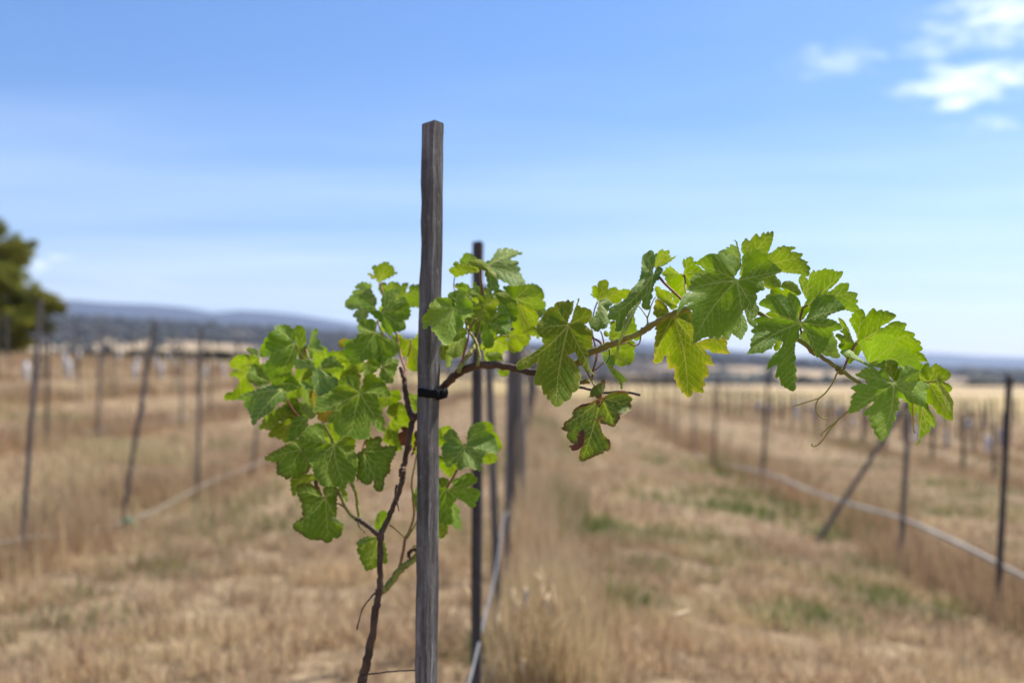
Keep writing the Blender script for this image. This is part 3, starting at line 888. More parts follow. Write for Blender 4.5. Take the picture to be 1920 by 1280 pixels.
leaf('B', 'A5', (1060, 620), [(1195, 655), (1130, 745)],
     [(1060, 610), (1150, 620), (1200, 640), (1185, 680), (1140, 720), (1125, 750), (1090, 690)], 1.63, 0.2, -0.3)
leaf('D', 'A5', (720, 490), [(897, 752), (935, 600), (850, 480)],
     [(715, 480), (740, 460), (800, 465), (860, 490), (900, 545), (935, 580), (930, 620), (950, 660), (930, 700), (930, 740), (895, 755),
      (860, 720), (850, 660), (800, 600), (750, 560), (720, 520)], 1.58, 0.2, -0.5)
leaf('Y', 'A5', (628, 605), [(755, 560), (440, 510), (590, 742), (685, 525)],
     [(430, 520), (480, 490), (520, 560), (590, 610), (570, 510), (585, 500), (625, 550), (680, 520), (730, 535), (770, 575), (745, 620),
      (745, 690), (690, 710), (650, 770), (620, 740), (580, 745), (540, 680), (510, 600)], 1.53, 0.1, -0.3)
leaf('G', 'A5', (660, 760), [(820, 630), (868, 850), (670, 995), (760, 870)],
     [(760, 580), (800, 590), (830, 640), (855, 690), (850, 740), (880, 780), (865, 860), (800, 875), (730, 860), (715, 880), (715, 970),
      (670, 1000), (630, 980), (610, 900), (620, 830), (650, 760), (690, 710), (745, 690)], 1.545, -0.2, -0.4)
leaf('Y', 'A5', (862, 882), [(1035, 965), (880, 1032), (940, 835)],
     [(760, 890), (860, 870), (890, 835), (940, 830), (970, 880), (1045, 935), (1030, 975), (985, 965), (980, 1010), (930, 1025), (880, 1035),
      (850, 990), (870, 905)], 1.57, 0.2, 0.3)
leaf('G', 'A5', (650, 1055), [(798, 1100), (720, 1040)],
     [(645, 1040), (720, 1035), (780, 1045), (800, 1085), (795, 1130), (740, 1135), (690, 1120), (655, 1085)], 1.60, 0.2, -0.3)
leaf('U', 'A5', (770, 1190), [(820, 1258), (860, 1205)],
     [(760, 1190), (860, 1200), (850, 1245), (820, 1258), (770, 1240)], 1.62, 0.2, 0.3)
leaf('D', 'A5', (440, 905), [(285, 1045), (385, 1085), (330, 960)],
     [(280, 1040), (320, 970), (360, 920), (410, 890), (460, 885), (470, 930), (450, 1000), (430, 1050), (380, 1085), (320, 1075), (290, 1060)],
     1.58, 0.2, -0.4)
leaf('P', 'A5', (322, 1040), [(300, 1175)],
     [(275, 1090), (290, 1050), (325, 1030), (330, 1080), (310, 1170), (285, 1175)], 1.585, 0.2, 0.3)
leaf('Y', 'A5', (250, 975), [(262, 1110), (308, 985)],
     [(225, 970), (300, 970), (310, 1000), (280, 1040), (265, 1110), (225, 1090)], 1.62, 0.2, 0.3)
leaf('D', 'A5', (375, 560), [(295, 515), (365, 615), (370, 470)],
     [(290, 510), (340, 475), (385, 465), (400, 540), (380, 620), (330, 610), (325, 545)], 1.545, 0.2, -0.3)
leaf('U', 'A5', (470, 470), [(355, 420), (450, 402)],
     [(355, 415), (400, 400), (450, 400), (500, 440), (500, 500), (430, 480), (380, 450)], 1.58, 0.1, 0.4)
leaf('G', 'A5', (620, 520), [(532, 385), (480, 485), (640, 480)],
     [(480, 480), (530, 440), (530, 380), (560, 420), (600, 460), (650, 480), (680, 530), (620, 550), (560, 510), (520, 530)], 1.575, 0.1, -0.3)
leaf('D', 'A5', (540, 720), [(460, 705), (620, 800), (540, 850), (460, 800)],
     [(455, 700), (540, 690), (610, 740), (650, 800), (600, 850), (540, 850), (480, 840), (455, 780)], 1.58, 0.1, -0.4)
leaf('D', 'A5', (440, 840), [(335, 920), (380, 850)],
     [(350, 880), (400, 820), (470, 830), (450, 890), (370, 930), (320, 930)], 1.56, 0.1, -0.3)
leaf('B', 'A5', (680, 540), [(660, 450), (700, 470), (640, 560)],
     [(610, 480), (650, 440), (690, 480), (720, 540), (680, 570), (620, 560)], 1.60, 0.1, -0.3)

# --- left shoot, upper bunch ------------------------------------------------------------------------
leaf('Y', 'A3', (512, 315), [(612, 70), (742, 202), (438, 124), (692, 130)],
     [(435, 122), (500, 120), (540, 90), (612, 68), (640, 105), (690, 130), (722, 118), (690, 140), (700, 200), (745, 200), (660, 245),
      (560, 295), (515, 320), (480, 270), (460, 220)], 1.72, 0.1, 0.3)
leaf('E', 'A3', (468, 275), [(375, 205)],
     [(372, 205), (410, 200), (440, 220), (472, 275), (435, 280), (415, 235)], 1.73, 0.1, 0.3)
leaf('P', 'A3', (490, 485), [(222, 368), (108, 590), (212, 732), (412, 325), (255, 795)],
     [(470, 485), (440, 450), (420, 400), (415, 320), (390, 335), (340, 312), (290, 325), (245, 350), (220, 370), (270, 390), (285, 410),
      (235, 405), (200, 415), (205, 460), (150, 510), (105, 575), (120, 620), (160, 640), (230, 635), (270, 640), (215, 690), (210, 735),
      (250, 740), (255, 790), (300, 800), (330, 770), (375, 740), (385, 690), (430, 650), (470, 600), (490, 540)], 1.70, 0.1, 0.3)
leaf('U', 'A3', (700, 520), [(720, 314), (545, 315), (865, 318), (1025, 400), (1025, 612)],
     [(510, 375), (540, 320), (580, 310), (620, 355), (645, 312), (710, 315), (760, 330), (780, 360), (830, 320), (870, 315), (845, 400),
      (840, 440), (880, 420), (890, 350), (930, 330), (950, 350), (1080, 345), (1090, 620), (960, 610), (890, 605), (860, 560), (800, 560),
      (700, 560), (600, 500), (540, 460), (520, 420)], 1.72, 0.2, 0.3)
leaf('G', 'A3', (556, 678), [(762, 415), (886, 680), (825, 885), (640, 950), (272, 490), (845, 520)],
     [(545, 660), (570, 620), (545, 560), (550, 500), (590, 440), (640, 410), (700, 395), (765, 410), (760, 460), (712, 490), (705, 560), (730, 560),
      (745, 515), (790, 485), (840, 510), (850, 550), (880, 590), (890, 680), (880, 730), (840, 770), (800, 770), (835, 820), (830, 880),
      (790, 895), (730, 900), (680, 910), (655, 960), (620, 930), (580, 870), (550, 800), (500, 760), (440, 710), (380, 640), (320, 640),
      (285, 570), (265, 500), (285, 450), (330, 480), (380, 530), (430, 590), (490, 650), (535, 672)], 1.62, 0.15, -0.3)
leaf('G', 'A2', (775, 137), [(590, 90), (435, 245), (520, 468), (870, 515), (1035, 320), (640, 10)],
     [(770, 120), (780, 60), (770, 0), (690, -10), (640, 0), (590, 50), (582, 90), (600, 125), (650, 140), (640, 185), (540, 210), (440, 230),
      (430, 250), (450, 300), (450, 400), (490, 430), (510, 470), (570, 465), (620, 460), (700, 420), (720, 410), (780, 430), (840, 480),
      (880, 520), (920, 430), (1000, 380), (1040, 330), (1030, 260), (960, 215), (900, 200), (840, 190), (800, 140)], 1.65, 0.1, -0.4)
leaf('O', 'A2', (440, 250), [(372, 262)],
     [(370, 260), (400, 215), (440, 200), (485, 210), (460, 250), (430, 300), (410, 310), (385, 290)], 1.66, 0.1, 0.2)
leaf('Y', 'A2', (500, 430), [(328, 385), (400, 340)],
     [(325, 385), (370, 340), (440, 330), (470, 400), (510, 430), (510, 470), (440, 460), (380, 450)], 1.70, 0.1, 0.3)
leaf('Y', 'A2', (640, 470), [(395, 630), (570, 600), (450, 540)],
     [(400, 570), (450, 540), (500, 500), (570, 450), (660, 450), (650, 560), (590, 570), (560, 600), (500, 600), (430, 610), (395, 635),
      (410, 590)], 1.70, 0.1, 0.3)
leaf('B', 'A2', (165, 530), [(432, 522), (200, 820), (372, 690), (320, 395)],
     [(80, 520), (140, 540), (180, 500), (210, 440), (260, 410), (320, 390), (380, 460), (440, 520), (400, 550), (330, 560), (280, 580),
      (310, 620), (370, 640), (380, 700), (330, 760), (270, 800), (200, 820), (150, 830), (120, 770), (110, 700), (80, 650), (110, 600)],
     1.62, 0.2, -0.4)
leaf('D', 'A2', (170, 530), [(432, 522), (325, 395)],
     [(190, 505), (215, 440), (260, 410), (320, 390), (380, 460), (440, 520), (400, 550), (330, 560), (280, 572), (220, 545)], 1.605, 0.1, -0.2)
leaf('B', 'A1', (1070, 615), [(845, 570), (880, 645)],
     [(840, 560), (880, 535), (940, 555), (1000, 540), (1060, 560), (1090, 610), (1040, 640), (960, 650), (880, 650), (845, 610)], 1.63, 0.2, -0.2)
leaf('D', 'A2', (605, 795), [(500, 1290), (108, 995), (402, 650), (885, 1220), (935, 825), (250, 1110)],
     [(590, 770), (605, 710), (595, 670), (560, 630), (500, 600), (440, 620), (380, 650), (385, 720), (330, 740), (270, 800), (200, 830),
      (130, 850), (110, 960), (100, 1000), (200, 995), (300, 980), (320, 1010), (280, 1050), (250, 1110), (320, 1120), (330, 1180), (350, 1220),
      (400, 1270), (480, 1250), (560, 1290), (640, 1300), (720, 1280), (725, 1180), (715, 1130), (740, 1110), (770, 1160), (800, 1200),
      (890, 1225), (870, 1160), (880, 1090), (850, 1040), (845, 960), (810, 900), (800, 840), (860, 830), (940, 830), (930, 780), (900, 720),
      (860, 660), (790, 620), (760, 590), (690, 590), (660, 620), (645, 700), (630, 770)], 1.585, 0.1, -0.35, cup=-1.5)
leaf('D', 'A2', (860, 510), [(955, 690), (1030, 440), (840, 640)],
     [(830, 640), (830, 560), (860, 500), (900, 440), (960, 420), (1020, 430), (1030, 470), (1000, 560), (970, 620), (965, 690), (930, 690),
      (880, 660)], 1.62, 0.1, -0.5)
leaf('D', 'A2', (705, 430), [(655, 600), (830, 510)],
     [(650, 620), (650, 560), (660, 480), (720, 410), (790, 430), (840, 500), (770, 570), (700, 600)], 1.64, 0.1, -0.5)
leaf('Y', 'A2', (1165, 222), [(1285, 110), (1228, 556), (975, 172), (1060, 370)],
     [(960, 170), (1040, 150), (1080, 200), (1130, 215), (1200, 215), (1250, 140), (1330, 60), (1340, 560), (1230, 560), (1160, 540),
      (1120, 520), (1110, 400), (1050, 380), (1020, 300)], 1.68, 0.1, 0.3)
leaf('Y', 'A2', (945, 790), [(790, 830), (860, 938), (1055, 850)],
     [(780, 820), (860, 810), (940, 770), (1040, 770), (1060, 850), (1000, 910), (930, 930), (850, 940), (810, 900)], 1.69, 0.1, 0.3)
leaf('Y', 'A2', (940, 1110), [(1100, 930), (1140, 1160), (850, 1290), (1010, 1420), (930, 990)],
     [(910, 970), (960, 920), (1050, 890), (1110, 950), (1150, 1100), (1150, 1170), (1060, 1190), (1010, 1180), (1060, 1270), (1080, 1330),
      (1050, 1425), (980, 1400), (920, 1350), (860, 1320), (880, 1230), (920, 1150), (960, 1080), (900, 1000)], 1.67, 0.1, 0.3)
leaf('U', 'A2', (1150, 830), [(1285, 940), (1200, 995)],
     [(1130, 790), (1200, 820), (1330, 810), (1340, 1000), (1210, 1000), (1170, 930), (1130, 860)], 1.70, 0.1, 0.3)
leaf('Y', 'S', (782, 815), [(776, 850), (786, 855)],
     [(772, 815), (790, 808), (794, 850), (786, 858), (778, 848), (772, 832)], 1.66, 0.1, 0.2)
leaf('G', 'A1', (845, 340), [(575, 852), (428, 495), (602, 155), (800, 720), (760, 125)],
     [(830, 330), (850, 280), (840, 200), (800, 155), (760, 125), (700, 120), (640, 130), (600, 155), (620, 190), (570, 200), (530, 230),
      (520, 270), (480, 300), (475, 340), (430, 410), (425, 500), (500, 500), (560, 495), (545, 540), (500, 580), (510, 640), (530, 720),
      (555, 770), (580, 860), (640, 840), (700, 800), (780, 740), (805, 720), (810, 650), (840, 580), (870, 500), (890, 420), (870, 370)],
     1.66, 0.25, -0.25, cup=2.5)
leaf('U', 'A1', (935, 400), [(900, 125), (990, 310), (985, 530)],
     [(850, 150), (900, 122), (930, 130), (975, 190), (970, 240), (990, 320), (960, 370), (1000, 400), (1000, 520), (950, 540), (900, 530),
      (880, 440), (870, 370), (855, 280), (830, 170)], 1.69, 0.1, 0.3)
leaf('P', 'A1', (1000, 400), [(1122, 178), (1188, 435), (1040, 530)],
     [(1040, 280), (1050, 230), (1080, 170), (1130, 175), (1105, 250), (1120, 290), (1160, 320), (1165, 360), (1195, 430), (1150, 445),
      (1090, 440), (1060, 440), (1060, 530), (1010, 520), (1000, 400), (1030, 340)], 1.71, 0.1, 0.3)
leaf('Y', 'A1', (370, 580), [(70, 590), (12, 1010), (245, 468), (68, 722), (350, 890)],
     [(65, 590), (90, 550), (150, 490), (200, 485), (240, 465), (300, 490), (330, 560), (375, 600), (350, 640), (310, 700), (280, 780),
      (300, 830), (350, 850), (370, 880), (340, 920), (250, 935), (200, 960), (170, 1000), (130, 1020), (60, 1015), (5, 1020), (20, 945),
      (100, 930), (160, 880), (190, 820), (180, 760), (130, 735), (65, 730), (80, 690), (150, 675), (200, 660), (110, 640)], 1.72, -0.1, 0.3,
     label='bright yellow-green leaf at the far left of the vine')
leaf('P', 'A1', (405, 500), [(275, 415)],
     [(270, 410), (330, 400), (390, 420), (415, 470), (405, 505), (350, 480), (310, 450)], 1.70, 0.1, -0.3)
leaf('Y', 'A1', (405, 510), [(345, 560)],
     [(310, 460), (360, 480), (412, 500), (425, 600), (350, 580), (325, 540)], 1.715, 0.1, 0.3)
leaf('D', 'A1', (558, 800), [(272, 770), (500, 590), (395, 860), (350, 610)],
     [(270, 760), (290, 690), (340, 590), (400, 595), (430, 600), (490, 580), (520, 640), (525, 720), (565, 790), (550, 830), (480, 840),
      (400, 860), (350, 820), (280, 790)], 1.685, 0.2, -0.3)
leaf('B', 'A1', (690, 900), [(152, 1016), (340, 1325), (430, 872), (738, 1038)],
     [(150, 1015), (210, 970), (280, 930), (380, 910), (430, 870), (550, 850), (620, 850), (680, 880), (720, 920), (740, 980), (740, 1040),
      (650, 1050), (600, 1130), (540, 1180), (450, 1230), (400, 1260), (350, 1330), (330, 1250), (300, 1160), (240, 1080), (260, 1030),
      (200, 1020)], 1.64, 0.2, -0.5)
leaf('G', 'A1', (800, 820), [(925, 878), (590, 860), (750, 920)],
     [(580, 860), (640, 840), (720, 770), (800, 735), (860, 770), (900, 830), (930, 880), (870, 890), (800, 910), (750, 920), (700, 900),
      (640, 870)], 1.665, 0.1, -0.3)
leaf('U', 'A1', (760, 950), [(905, 1235), (870, 900), (800, 1150)],
     [(740, 930), (870, 900), (840, 1000), (830, 1050), (900, 1090), (930, 1260), (850, 1240), (780, 1180), (730, 1060)], 1.70, 0.1, 0.3)
leaf('U', 'A4', (380, 60), [(25, 155), (110, 160), (150, 20)],
     [(20, 155), (50, 110), (70, 60), (150, 0), (250, -50), (340, -30), (400, 40), (350, 90), (250, 80), (200, 90), (180, 120), (140, 160),
      (105, 165), (70, 150)], 1.71, 0.1, 0.3)
leaf('Y', 'A4', (300, 95), [(108, 220), (265, 275), (180, 240)],
     [(105, 220), (130, 170), (180, 120), (220, 100), (290, 70), (320, 120), (295, 200), (280, 270), (255, 275), (220, 240), (180, 240),
      (165, 220)], 1.69, 0.1, 0.3)
leaf('P', 'A1', (990, 880), [(1050, 1250), (940, 1020)],
     [(960, 880), (1080, 890), (1060, 960), (1110, 1020), (1060, 1080), (1080, 1160), (1110, 1200), (1040, 1255), (980, 1210), (930, 1120),
      (940, 1020)], 1.69, 0.1, 0.3)
leaf('O', 'A1', (1060, 930), [(1105, 1090)],
     [(1030, 960), (1060, 900), (1130, 980), (1120, 1080), (1060, 1110)], 1.695, 0.1, 0.3)
leaf('B', 'A1', (1080, 870), [(945, 800)],
     [(930, 790), (1000, 805), (1095, 850), (1090, 885), (960, 885), (935, 850)], 1.675, 0.1, -0.2)
leaf('O', 'A2', (300, 1000), [(165, 1085)],
     [(140, 990), (230, 990), (325, 975), (300, 1040), (240, 1120), (205, 1085), (160, 1090)], 1.64, 0.1, 0.2)

# --- left shoot, lower bunch --------------------------------------------------------------------------
leaf('D', 'A4', (425, 60), [(285, 245), (320, 90), (420, 165)],
     [(275, 240), (290, 150), (320, 80), (390, 40), (440, 60), (440, 140), (420, 175), (350, 230), (300, 262)], 1.63, 0.1, -0.5)
leaf('R', 'A4', (385, 330), [(72, 410), (250, 588), (442, 525), (320, 270)],
     [(70, 410), (130, 360), (180, 335), (240, 300), (300, 265), (350, 240), (390, 290), (420, 340), (425, 390), (460, 450), (460, 500),
      (420, 540), (350, 580), (300, 570), (250, 590), (240, 565), (180, 540), (175, 430), (130, 440), (110, 425)], 1.62, 0.2, -0.5)
leaf('D', 'A4', (668, 285), [(560, 635), (368, 240), (535, 110), (770, 668), (862, 400), (785, 178), (480, 440)],
     [(660, 280), (620, 280), (590, 255), (580, 190), (570, 120), (530, 105), (490, 120), (440, 140), (420, 170), (365, 240), (380, 290),
      (410, 320), (430, 400), (480, 460), (500, 560), (560, 640), (640, 640), (700, 650), (760, 670), (790, 600), (830, 620), (850, 560),
      (870, 480), (860, 380), (840, 350), (850, 250), (800, 200), (780, 170), (740, 190), (710, 240), (700, 280)], 1.565, 0.1, -0.4, cup=-1.5)
leaf('U', 'A4', (640, 200), [(650, 90), (600, 140)],
     [(580, 130), (640, 100), (720, 120), (740, 190), (700, 250), (640, 190), (610, 230), (580, 200)], 1.66, 0.1, 0.2)
leaf('R', 'A4', (918, 345), [(1068, 690), (1205, 315), (940, 632), (1062, 225), (1110, 550)],
     [(910, 350), (870, 360), (860, 400), (880, 420), (870, 500), (860, 570), (920, 620), (960, 635), (1000, 600), (1015, 590), (1010, 660),
      (1050, 695), (1080, 690), (1095, 640), (1100, 570), (1150, 520), (1150, 450), (1180, 390), (1215, 315), (1170, 300), (1060, 310),
      (1080, 240), (1050, 215), (1000, 240), (960, 220), (940, 250), (945, 310)], 1.575, 0.1, -0.4)
leaf('R', 'A4', (595, 745), [(622, 1128), (318, 992), (345, 658), (745, 1008), (690, 668), (408, 840)],
     [(565, 740), (555, 690), (500, 640), (440, 620), (380, 625), (340, 655), (350, 700), (370, 740), (395, 790), (400, 850), (405, 910),
      (340, 950), (315, 990), (330, 1020), (390, 1055), (440, 1090), (500, 1105), (550, 1105), (570, 1110), (625, 1130), (660, 1085),
      (715, 1085), (740, 1030), (750, 1000), (720, 960), (650, 920), (685, 910), (690, 850), (690, 780), (700, 700), (690, 650), (640, 640),
      (590, 645), (572, 690), (600, 735)], 1.60, 0.1, -0.4)
leaf('P', 'A4', (640, 910), [(755, 978)],
     [(635, 905), (670, 910), (720, 945), (760, 980), (730, 978), (680, 962), (645, 930)], 1.585, 0.1, -0.4, teeth=0.3)
leaf('Y', 'A4', (500, 560), [(310, 730), (300, 590)],
     [(295, 580), (380, 550), (480, 540), (520, 580), (440, 620), (380, 625), (350, 660), (345, 690), (320, 735), (305, 690)], 1.66, 0.1, 0.3)
leaf('N', 'A4', (510, 600), [(540, 668)],
     [(505, 590), (520, 590), (530, 640), (550, 660), (535, 672), (505, 655), (498, 625)], 1.59, 0.1, -0.2)
leaf('G', 'A4', (710, 665), [(778, 780)],
     [(700, 660), (740, 670), (775, 690), (778, 785), (750, 750), (730, 700)], 1.64, 0.1, -0.2)
leaf('Y', 'B8', (195, 190), [(102, 438), (30, 242), (250, 388)],
     [(30, 240), (50, 215), (130, 180), (190, 190), (240, 215), (250, 260), (265, 370), (245, 390), (230, 360), (190, 400), (160, 420),
      (105, 440), (90, 400), (70, 370), (60, 320), (40, 295), (45, 260)], 1.62, 0.1, -0.3)
leaf('B', 'B8', (140, 185), [(35, 235)],
     [(25, 240), (50, 210), (130, 178), (150, 185), (110, 220), (50, 245)], 1.605, 0.1, -0.3)
leaf('U', 'B8', (215, 135), [(215, -10)],
     [(170, 110), (180, 50), (205, 0), (225, -18), (262, 0), (255, 60), (230, 130), (195, 145)], 1.65, 0.1, 0.3)

# --- low leaves right of the stake --------------------------------------------------------------------
leaf('B', 'B6', (640, 346), [(490, 235), (484, 520), (612, 552), (785, 555), (935, 400), (772, 150)],
     [(620, 340), (600, 290), (570, 225), (520, 200), (490, 230), (465, 280), (500, 310), (455, 340), (450, 390), (460, 440), (480, 500),
      (490, 530), (540, 505), (585, 460), (580, 530), (600, 555), (640, 530), (660, 540), (690, 510), (715, 540), (790, 560), (780, 510),
      (800, 450), (830, 395), (880, 405), (940, 400), (920, 330), (900, 260), (850, 230), (810, 215), (820, 160), (780, 145), (720, 165),
      (680, 210), (670, 260), (665, 330)], 1.62, 0.1, -0.4)
leaf('Y', 'B6', (720, 340), [(968, 358), (925, 460), (885, 165)],
     [(770, 145), (830, 140), (880, 160), (890, 220), (930, 260), (970, 360), (930, 370), (900, 400), (930, 460), (880, 495), (820, 490),
      (760, 480), (700, 420), (700, 300), (740, 200)], 1.66, 0.1, 0.3)
leaf('Y', 'B6', (520, 330), [(440, 215), (520, 180)],
     [(400, 210), (480, 180), (520, 175), (525, 210), (500, 260), (520, 330), (420, 345)], 1.65, 0.1, 0.3)
leaf('Y', 'B6', (520, 460), [(520, 612), (450, 500)],
     [(420, 430), (500, 440), (580, 450), (590, 540), (520, 615), (480, 580), (430, 520)], 1.66, 0.1, 0.3)
leaf('G', 'B6', (482, 715), [(752, 635), (770, 785), (500, 1018), (720, 870), (430, 800)],
     [(405, 730), (460, 700), (520, 715), (545, 690), (540, 640), (600, 620), (640, 590), (700, 580), (735, 610), (755, 640), (720, 670),
      (680, 690), (670, 710), (720, 705), (775, 735), (765, 790), (735, 830), (730, 870), (690, 870), (640, 820), (580, 795), (550, 830),
      (520, 870), (530, 930), (545, 1000), (490, 1020), (420, 1000), (400, 830)], 1.64, 0.1, -0.4)
leaf('D', 'B6', (270, 800), [(202, 800), (250, 690), (245, 935)],
     [(200, 770), (225, 710), (260, 685), (300, 700), (300, 960), (250, 940), (225, 880), (205, 820)], 1.63, 0.1, -0.3)
leaf('P', 'B6', (540, 850), [(600, 1062), (610, 905)],
     [(500, 850), (560, 835), (610, 900), (590, 930), (610, 980), (615, 1060), (570, 1050), (520, 1010)], 1.66, 0.1, 0.3)
leaf('Y', 'B6', (440, 1000), [(440, 1140), (500, 1070)],
     [(400, 1000), (490, 1010), (500, 1070), (480, 1110), (440, 1140), (405, 1100)], 1.65, 0.1, 0.3)
leaf('U', 'B6', (480, 712), [(440, 620), (500, 640)],
     [(400, 640), (440, 618), (480, 620), (512, 650), (500, 715), (400, 720)], 1.66, 0.1, 0.3)

# --- younger leaves deeper in the bunches, behind the rest ---------------------------------------------
LOBED = [(0, -8), (10, -34), (30, -44), (52, -40), (44, -22), (70, -28), (92, -6), (84, 16), (56, 18), (70, 40), (60, 62), (36, 54), (30, 78), (0, 104),
         (-30, 80), (-36, 56), (-60, 64), (-72, 40), (-56, 16), (-86, 14), (-92, -8), (-70, -28), (-44, -22), (-54, -42), (-30, -46), (-10, -34)]
LOBE_TIPS = [(0, 102), (90, -6), (-90, -8), (58, 60), (-60, 62), (50, -40), (-52, -42)]


def young_leaf(tone, cx, cy, size, turn, Y, squash=0.85):
    c, s_ = math.cos(math.radians(turn)), math.sin(math.radians(turn))
    f = lambda p: (cx + size / 100 * (p[0] * squash * c - p[1] * s_), cy + size / 100 * (p[0] * squash * s_ + p[1] * c))
    leaf(tone, 'S', (cx, cy), [f(p) for p in LOBE_TIPS], [f(p) for p in LOBED], Y)


for a_ in (('Y', 612, 672, 42, 20, 1.745, 0.8), ('U', 560, 712, 45, -35, 1.75, 0.8), ('Y', 655, 700, 38, 60, 1.74, 0.9), ('U', 700, 745, 44, 15, 1.73, 0.75),
           ('Y', 620, 820, 44, -20, 1.72, 0.8), ('U', 585, 850, 36, 40, 1.71, 0.8), ('Y', 690, 640, 42, -15, 1.745, 0.8), ('U', 735, 590, 36, 30, 1.75, 0.8),
           ('Y', 560, 765, 38, 10, 1.74, 0.8), ('U', 870, 575, 40, -25, 1.66, 0.8), ('Y', 930, 640, 40, 25, 1.66, 0.8), ('U', 850, 620, 34, 10, 1.65, 0.8),
           ('Y', 650, 860, 38, 30, 1.71, 0.8), ('U', 520, 690, 34, -30, 1.76, 0.8)):
    young_leaf(*a_)

# --- wood ---------------------------------------------------------------------------------------------
vtube('trunk', 'S', [(640, 2150), (652, 1800), (664, 1450), (677, 1290), (683, 1262), (695, 1205), (705, 1140), (711, 1110), (713, 1072),
                     (714, 1005), (722, 985), (737, 950), (752, 910), (755, 890), (761, 852), (771, 800), (776, 780)],
      [1.57, 1.57, 1.58, 1.59, 1.60], [11, 10, 8, 6.8, 5.6, 5.2, 4.8, 5.2, 5.8], M_TRUNK, 10, 0.16, 6, 3)
for q in [(683, 1262), (711, 1108), (714, 1008), (754, 885), (775, 782)]:
    vtube('node', 'S', [(q[0] - 1.5, q[1] + 8), (q[0], q[1]), (q[0] + 1.5, q[1] - 8)], 1.585, [4.5, 7.6, 4.5], M_TRUNK, 9, 0.12, 5, int(q[1]))
vtube('cane', 'S', [(774, 784), (790, 775), (812, 752), (835, 722), (858, 700), (890, 686), (930, 685), (970, 690), (1010, 700),
                    (1045, 702), (1082, 684)], [1.59, 1.585, 1.58, 1.54, 1.53, 1.50, 1.475], [6.0, 6.4, 7.6, 7.8, 7.0, 6.4, 6.2], M_TRUNK, 10, 0.15, 6, 5)
vtube('cane', 'S', [(1078, 684), (1102, 664), (1137, 649), (1163, 639), (1200, 624), (1220, 611), (1245, 596), (1272, 584), (1330, 570),
                    (1395, 576), (1432, 592), (1483, 626), (1524, 657), (1575, 693), (1610, 717), (1650, 735), (1690, 735), (1737, 716)],
      [1.475, 1.46, 1.43, 1.40, 1.37, 1.345, 1.33, 1.315, 1.30, 1.295], [6.6, 6.2, 5.8, 5.4, 5.0, 4.6, 4.2, 3.8, 2.8, 1.5], M_SHOOT, 9, 0.03, 7, 6)
for q, Y in [((1135, 650), 1.462), ((1216, 613), 1.432), ((1524, 658), 1.328), ((1576, 694), 1.318)]:
    vtube('node', 'S', [(q[0] - 7, q[1] + (5 if q[0] < 1400 else -5)), q, (q[0] + 7, q[1] - (5 if q[0] < 1400 else -5))], Y, [4.8, 7.0, 4.8], M_SHOOT, 9, 0.08, 5, int(q[0]))
vtube('twig', 'S', [(1062, 716), (1084, 725), (1106, 730), (1133, 736), (1163, 734), (1201, 740)], [1.47, 1.44], [2.8, 2.4, 2.3, 2.6], M_TWIG, 7, 0.06)
vtube('shoot', 'S', [(774, 784), (768, 772), (762, 745), (758, 715), (755, 702), (750, 688)], [1.60, 1.61], [6.5, 5.6, 4.4, 3.6], M_TRUNK, 8, 0.10, 6, 8)
vtube('shoot', 'S', [(757, 712), (760, 694), (754, 676), (750, 658), (743, 624), (735, 590), (722, 560), (712, 530)], [1.61, 1.66, 1.70], [3.2, 2.2, 1.8, 1.6], M_REDPET, 7, 0.05)
vtube('shoot', 'S', [(714, 1007), (699, 993), (688, 984), (677, 976), (667, 972)], [1.585, 1.60], [5.5, 4.8, 4.0], M_TRUNK, 8, 0.10, 6, 9)
vtube('shoot', 'S', [(674, 974), (671, 954), (668, 927), (662, 912), (655, 900), (645, 880), (632, 855), (620, 820), (600, 780), (590, 760)],
      [1.60, 1.625, 1.66], [3.6, 3.4, 3.0, 2.2], M_SHOOT, 8, 0.05, 6, 10)
vtube('shoot', 'S', [(668, 973), (659, 967), (650, 955), (644, 945), (637, 928), (632, 915)], [1.60, 1.61], [3.4, 2.8, 2.0], M_SHOOT, 8, 0.05, 6, 11)
vtube('shoot', 'S', [(712, 1112), (722, 1105), (730, 1095), (747, 1072), (760, 1060), (772, 1051), (786, 1036), (800, 1020)], [1.585, 1.63], [4.5, 6.6, 6.8, 6.0, 5.0], M_SHOOT, 8, 0.06, 6, 12)
vtube('shoot', 'S', [(745, 1073), (752, 1052), (760, 1010), (767, 996), (776, 967), (774, 930), (772, 905), (778, 870), (782, 850)], [1.605, 1.63], [3.4, 2.4, 1.9, 1.4], M_PETIOLE, 7, 0.05, 6, 13)
vtube('shoot', 'S', [(859, 697), (868, 678), (880, 664), (888, 652), (892, 636), (900, 600), (903, 552), (900, 509), (905, 500)], [1.535, 1.57, 1.58], [4.6, 4.2, 3.0, 2.0, 1.6], M_SHOOT, 8, 0.06, 6, 14)
vtube('shoot', 'S', [(896, 686), (899, 668), (895, 650), (890, 636), (880, 622), (876, 612)], [1.53, 1.57], [3.8, 3.2, 2.4], M_SHOOT, 8, 0.06, 6, 15)
vtube('shoot', 'S', [(866, 680), (872, 655), (878, 635), (879, 620), (884, 610), (894, 597)], [1.54, 1.56], [2.4, 2.0, 1.6], M_REDPET, 7, 0.05)
vtube('twig', 'B8', [(175, 600), (140, 640), (80, 720), (55, 800), (35, 880)], 1.575, [1.8, 1.4, 1.2, 1.6], M_TWIG, 6, 0.05)
vtube('twig', 'A4', [(1205, 630), (1195, 720), (1210, 790), (1225, 858)], 1.57, [2.6, 1.6, 1.0], M_TWIG, 6, 0.05)
vtube('twig', 'A4', [(870, 950), (890, 1000), (925, 1030), (928, 1052)], 1.60, [1.3, 1.0, 0.8], M_TWIG, 6, 0.05)
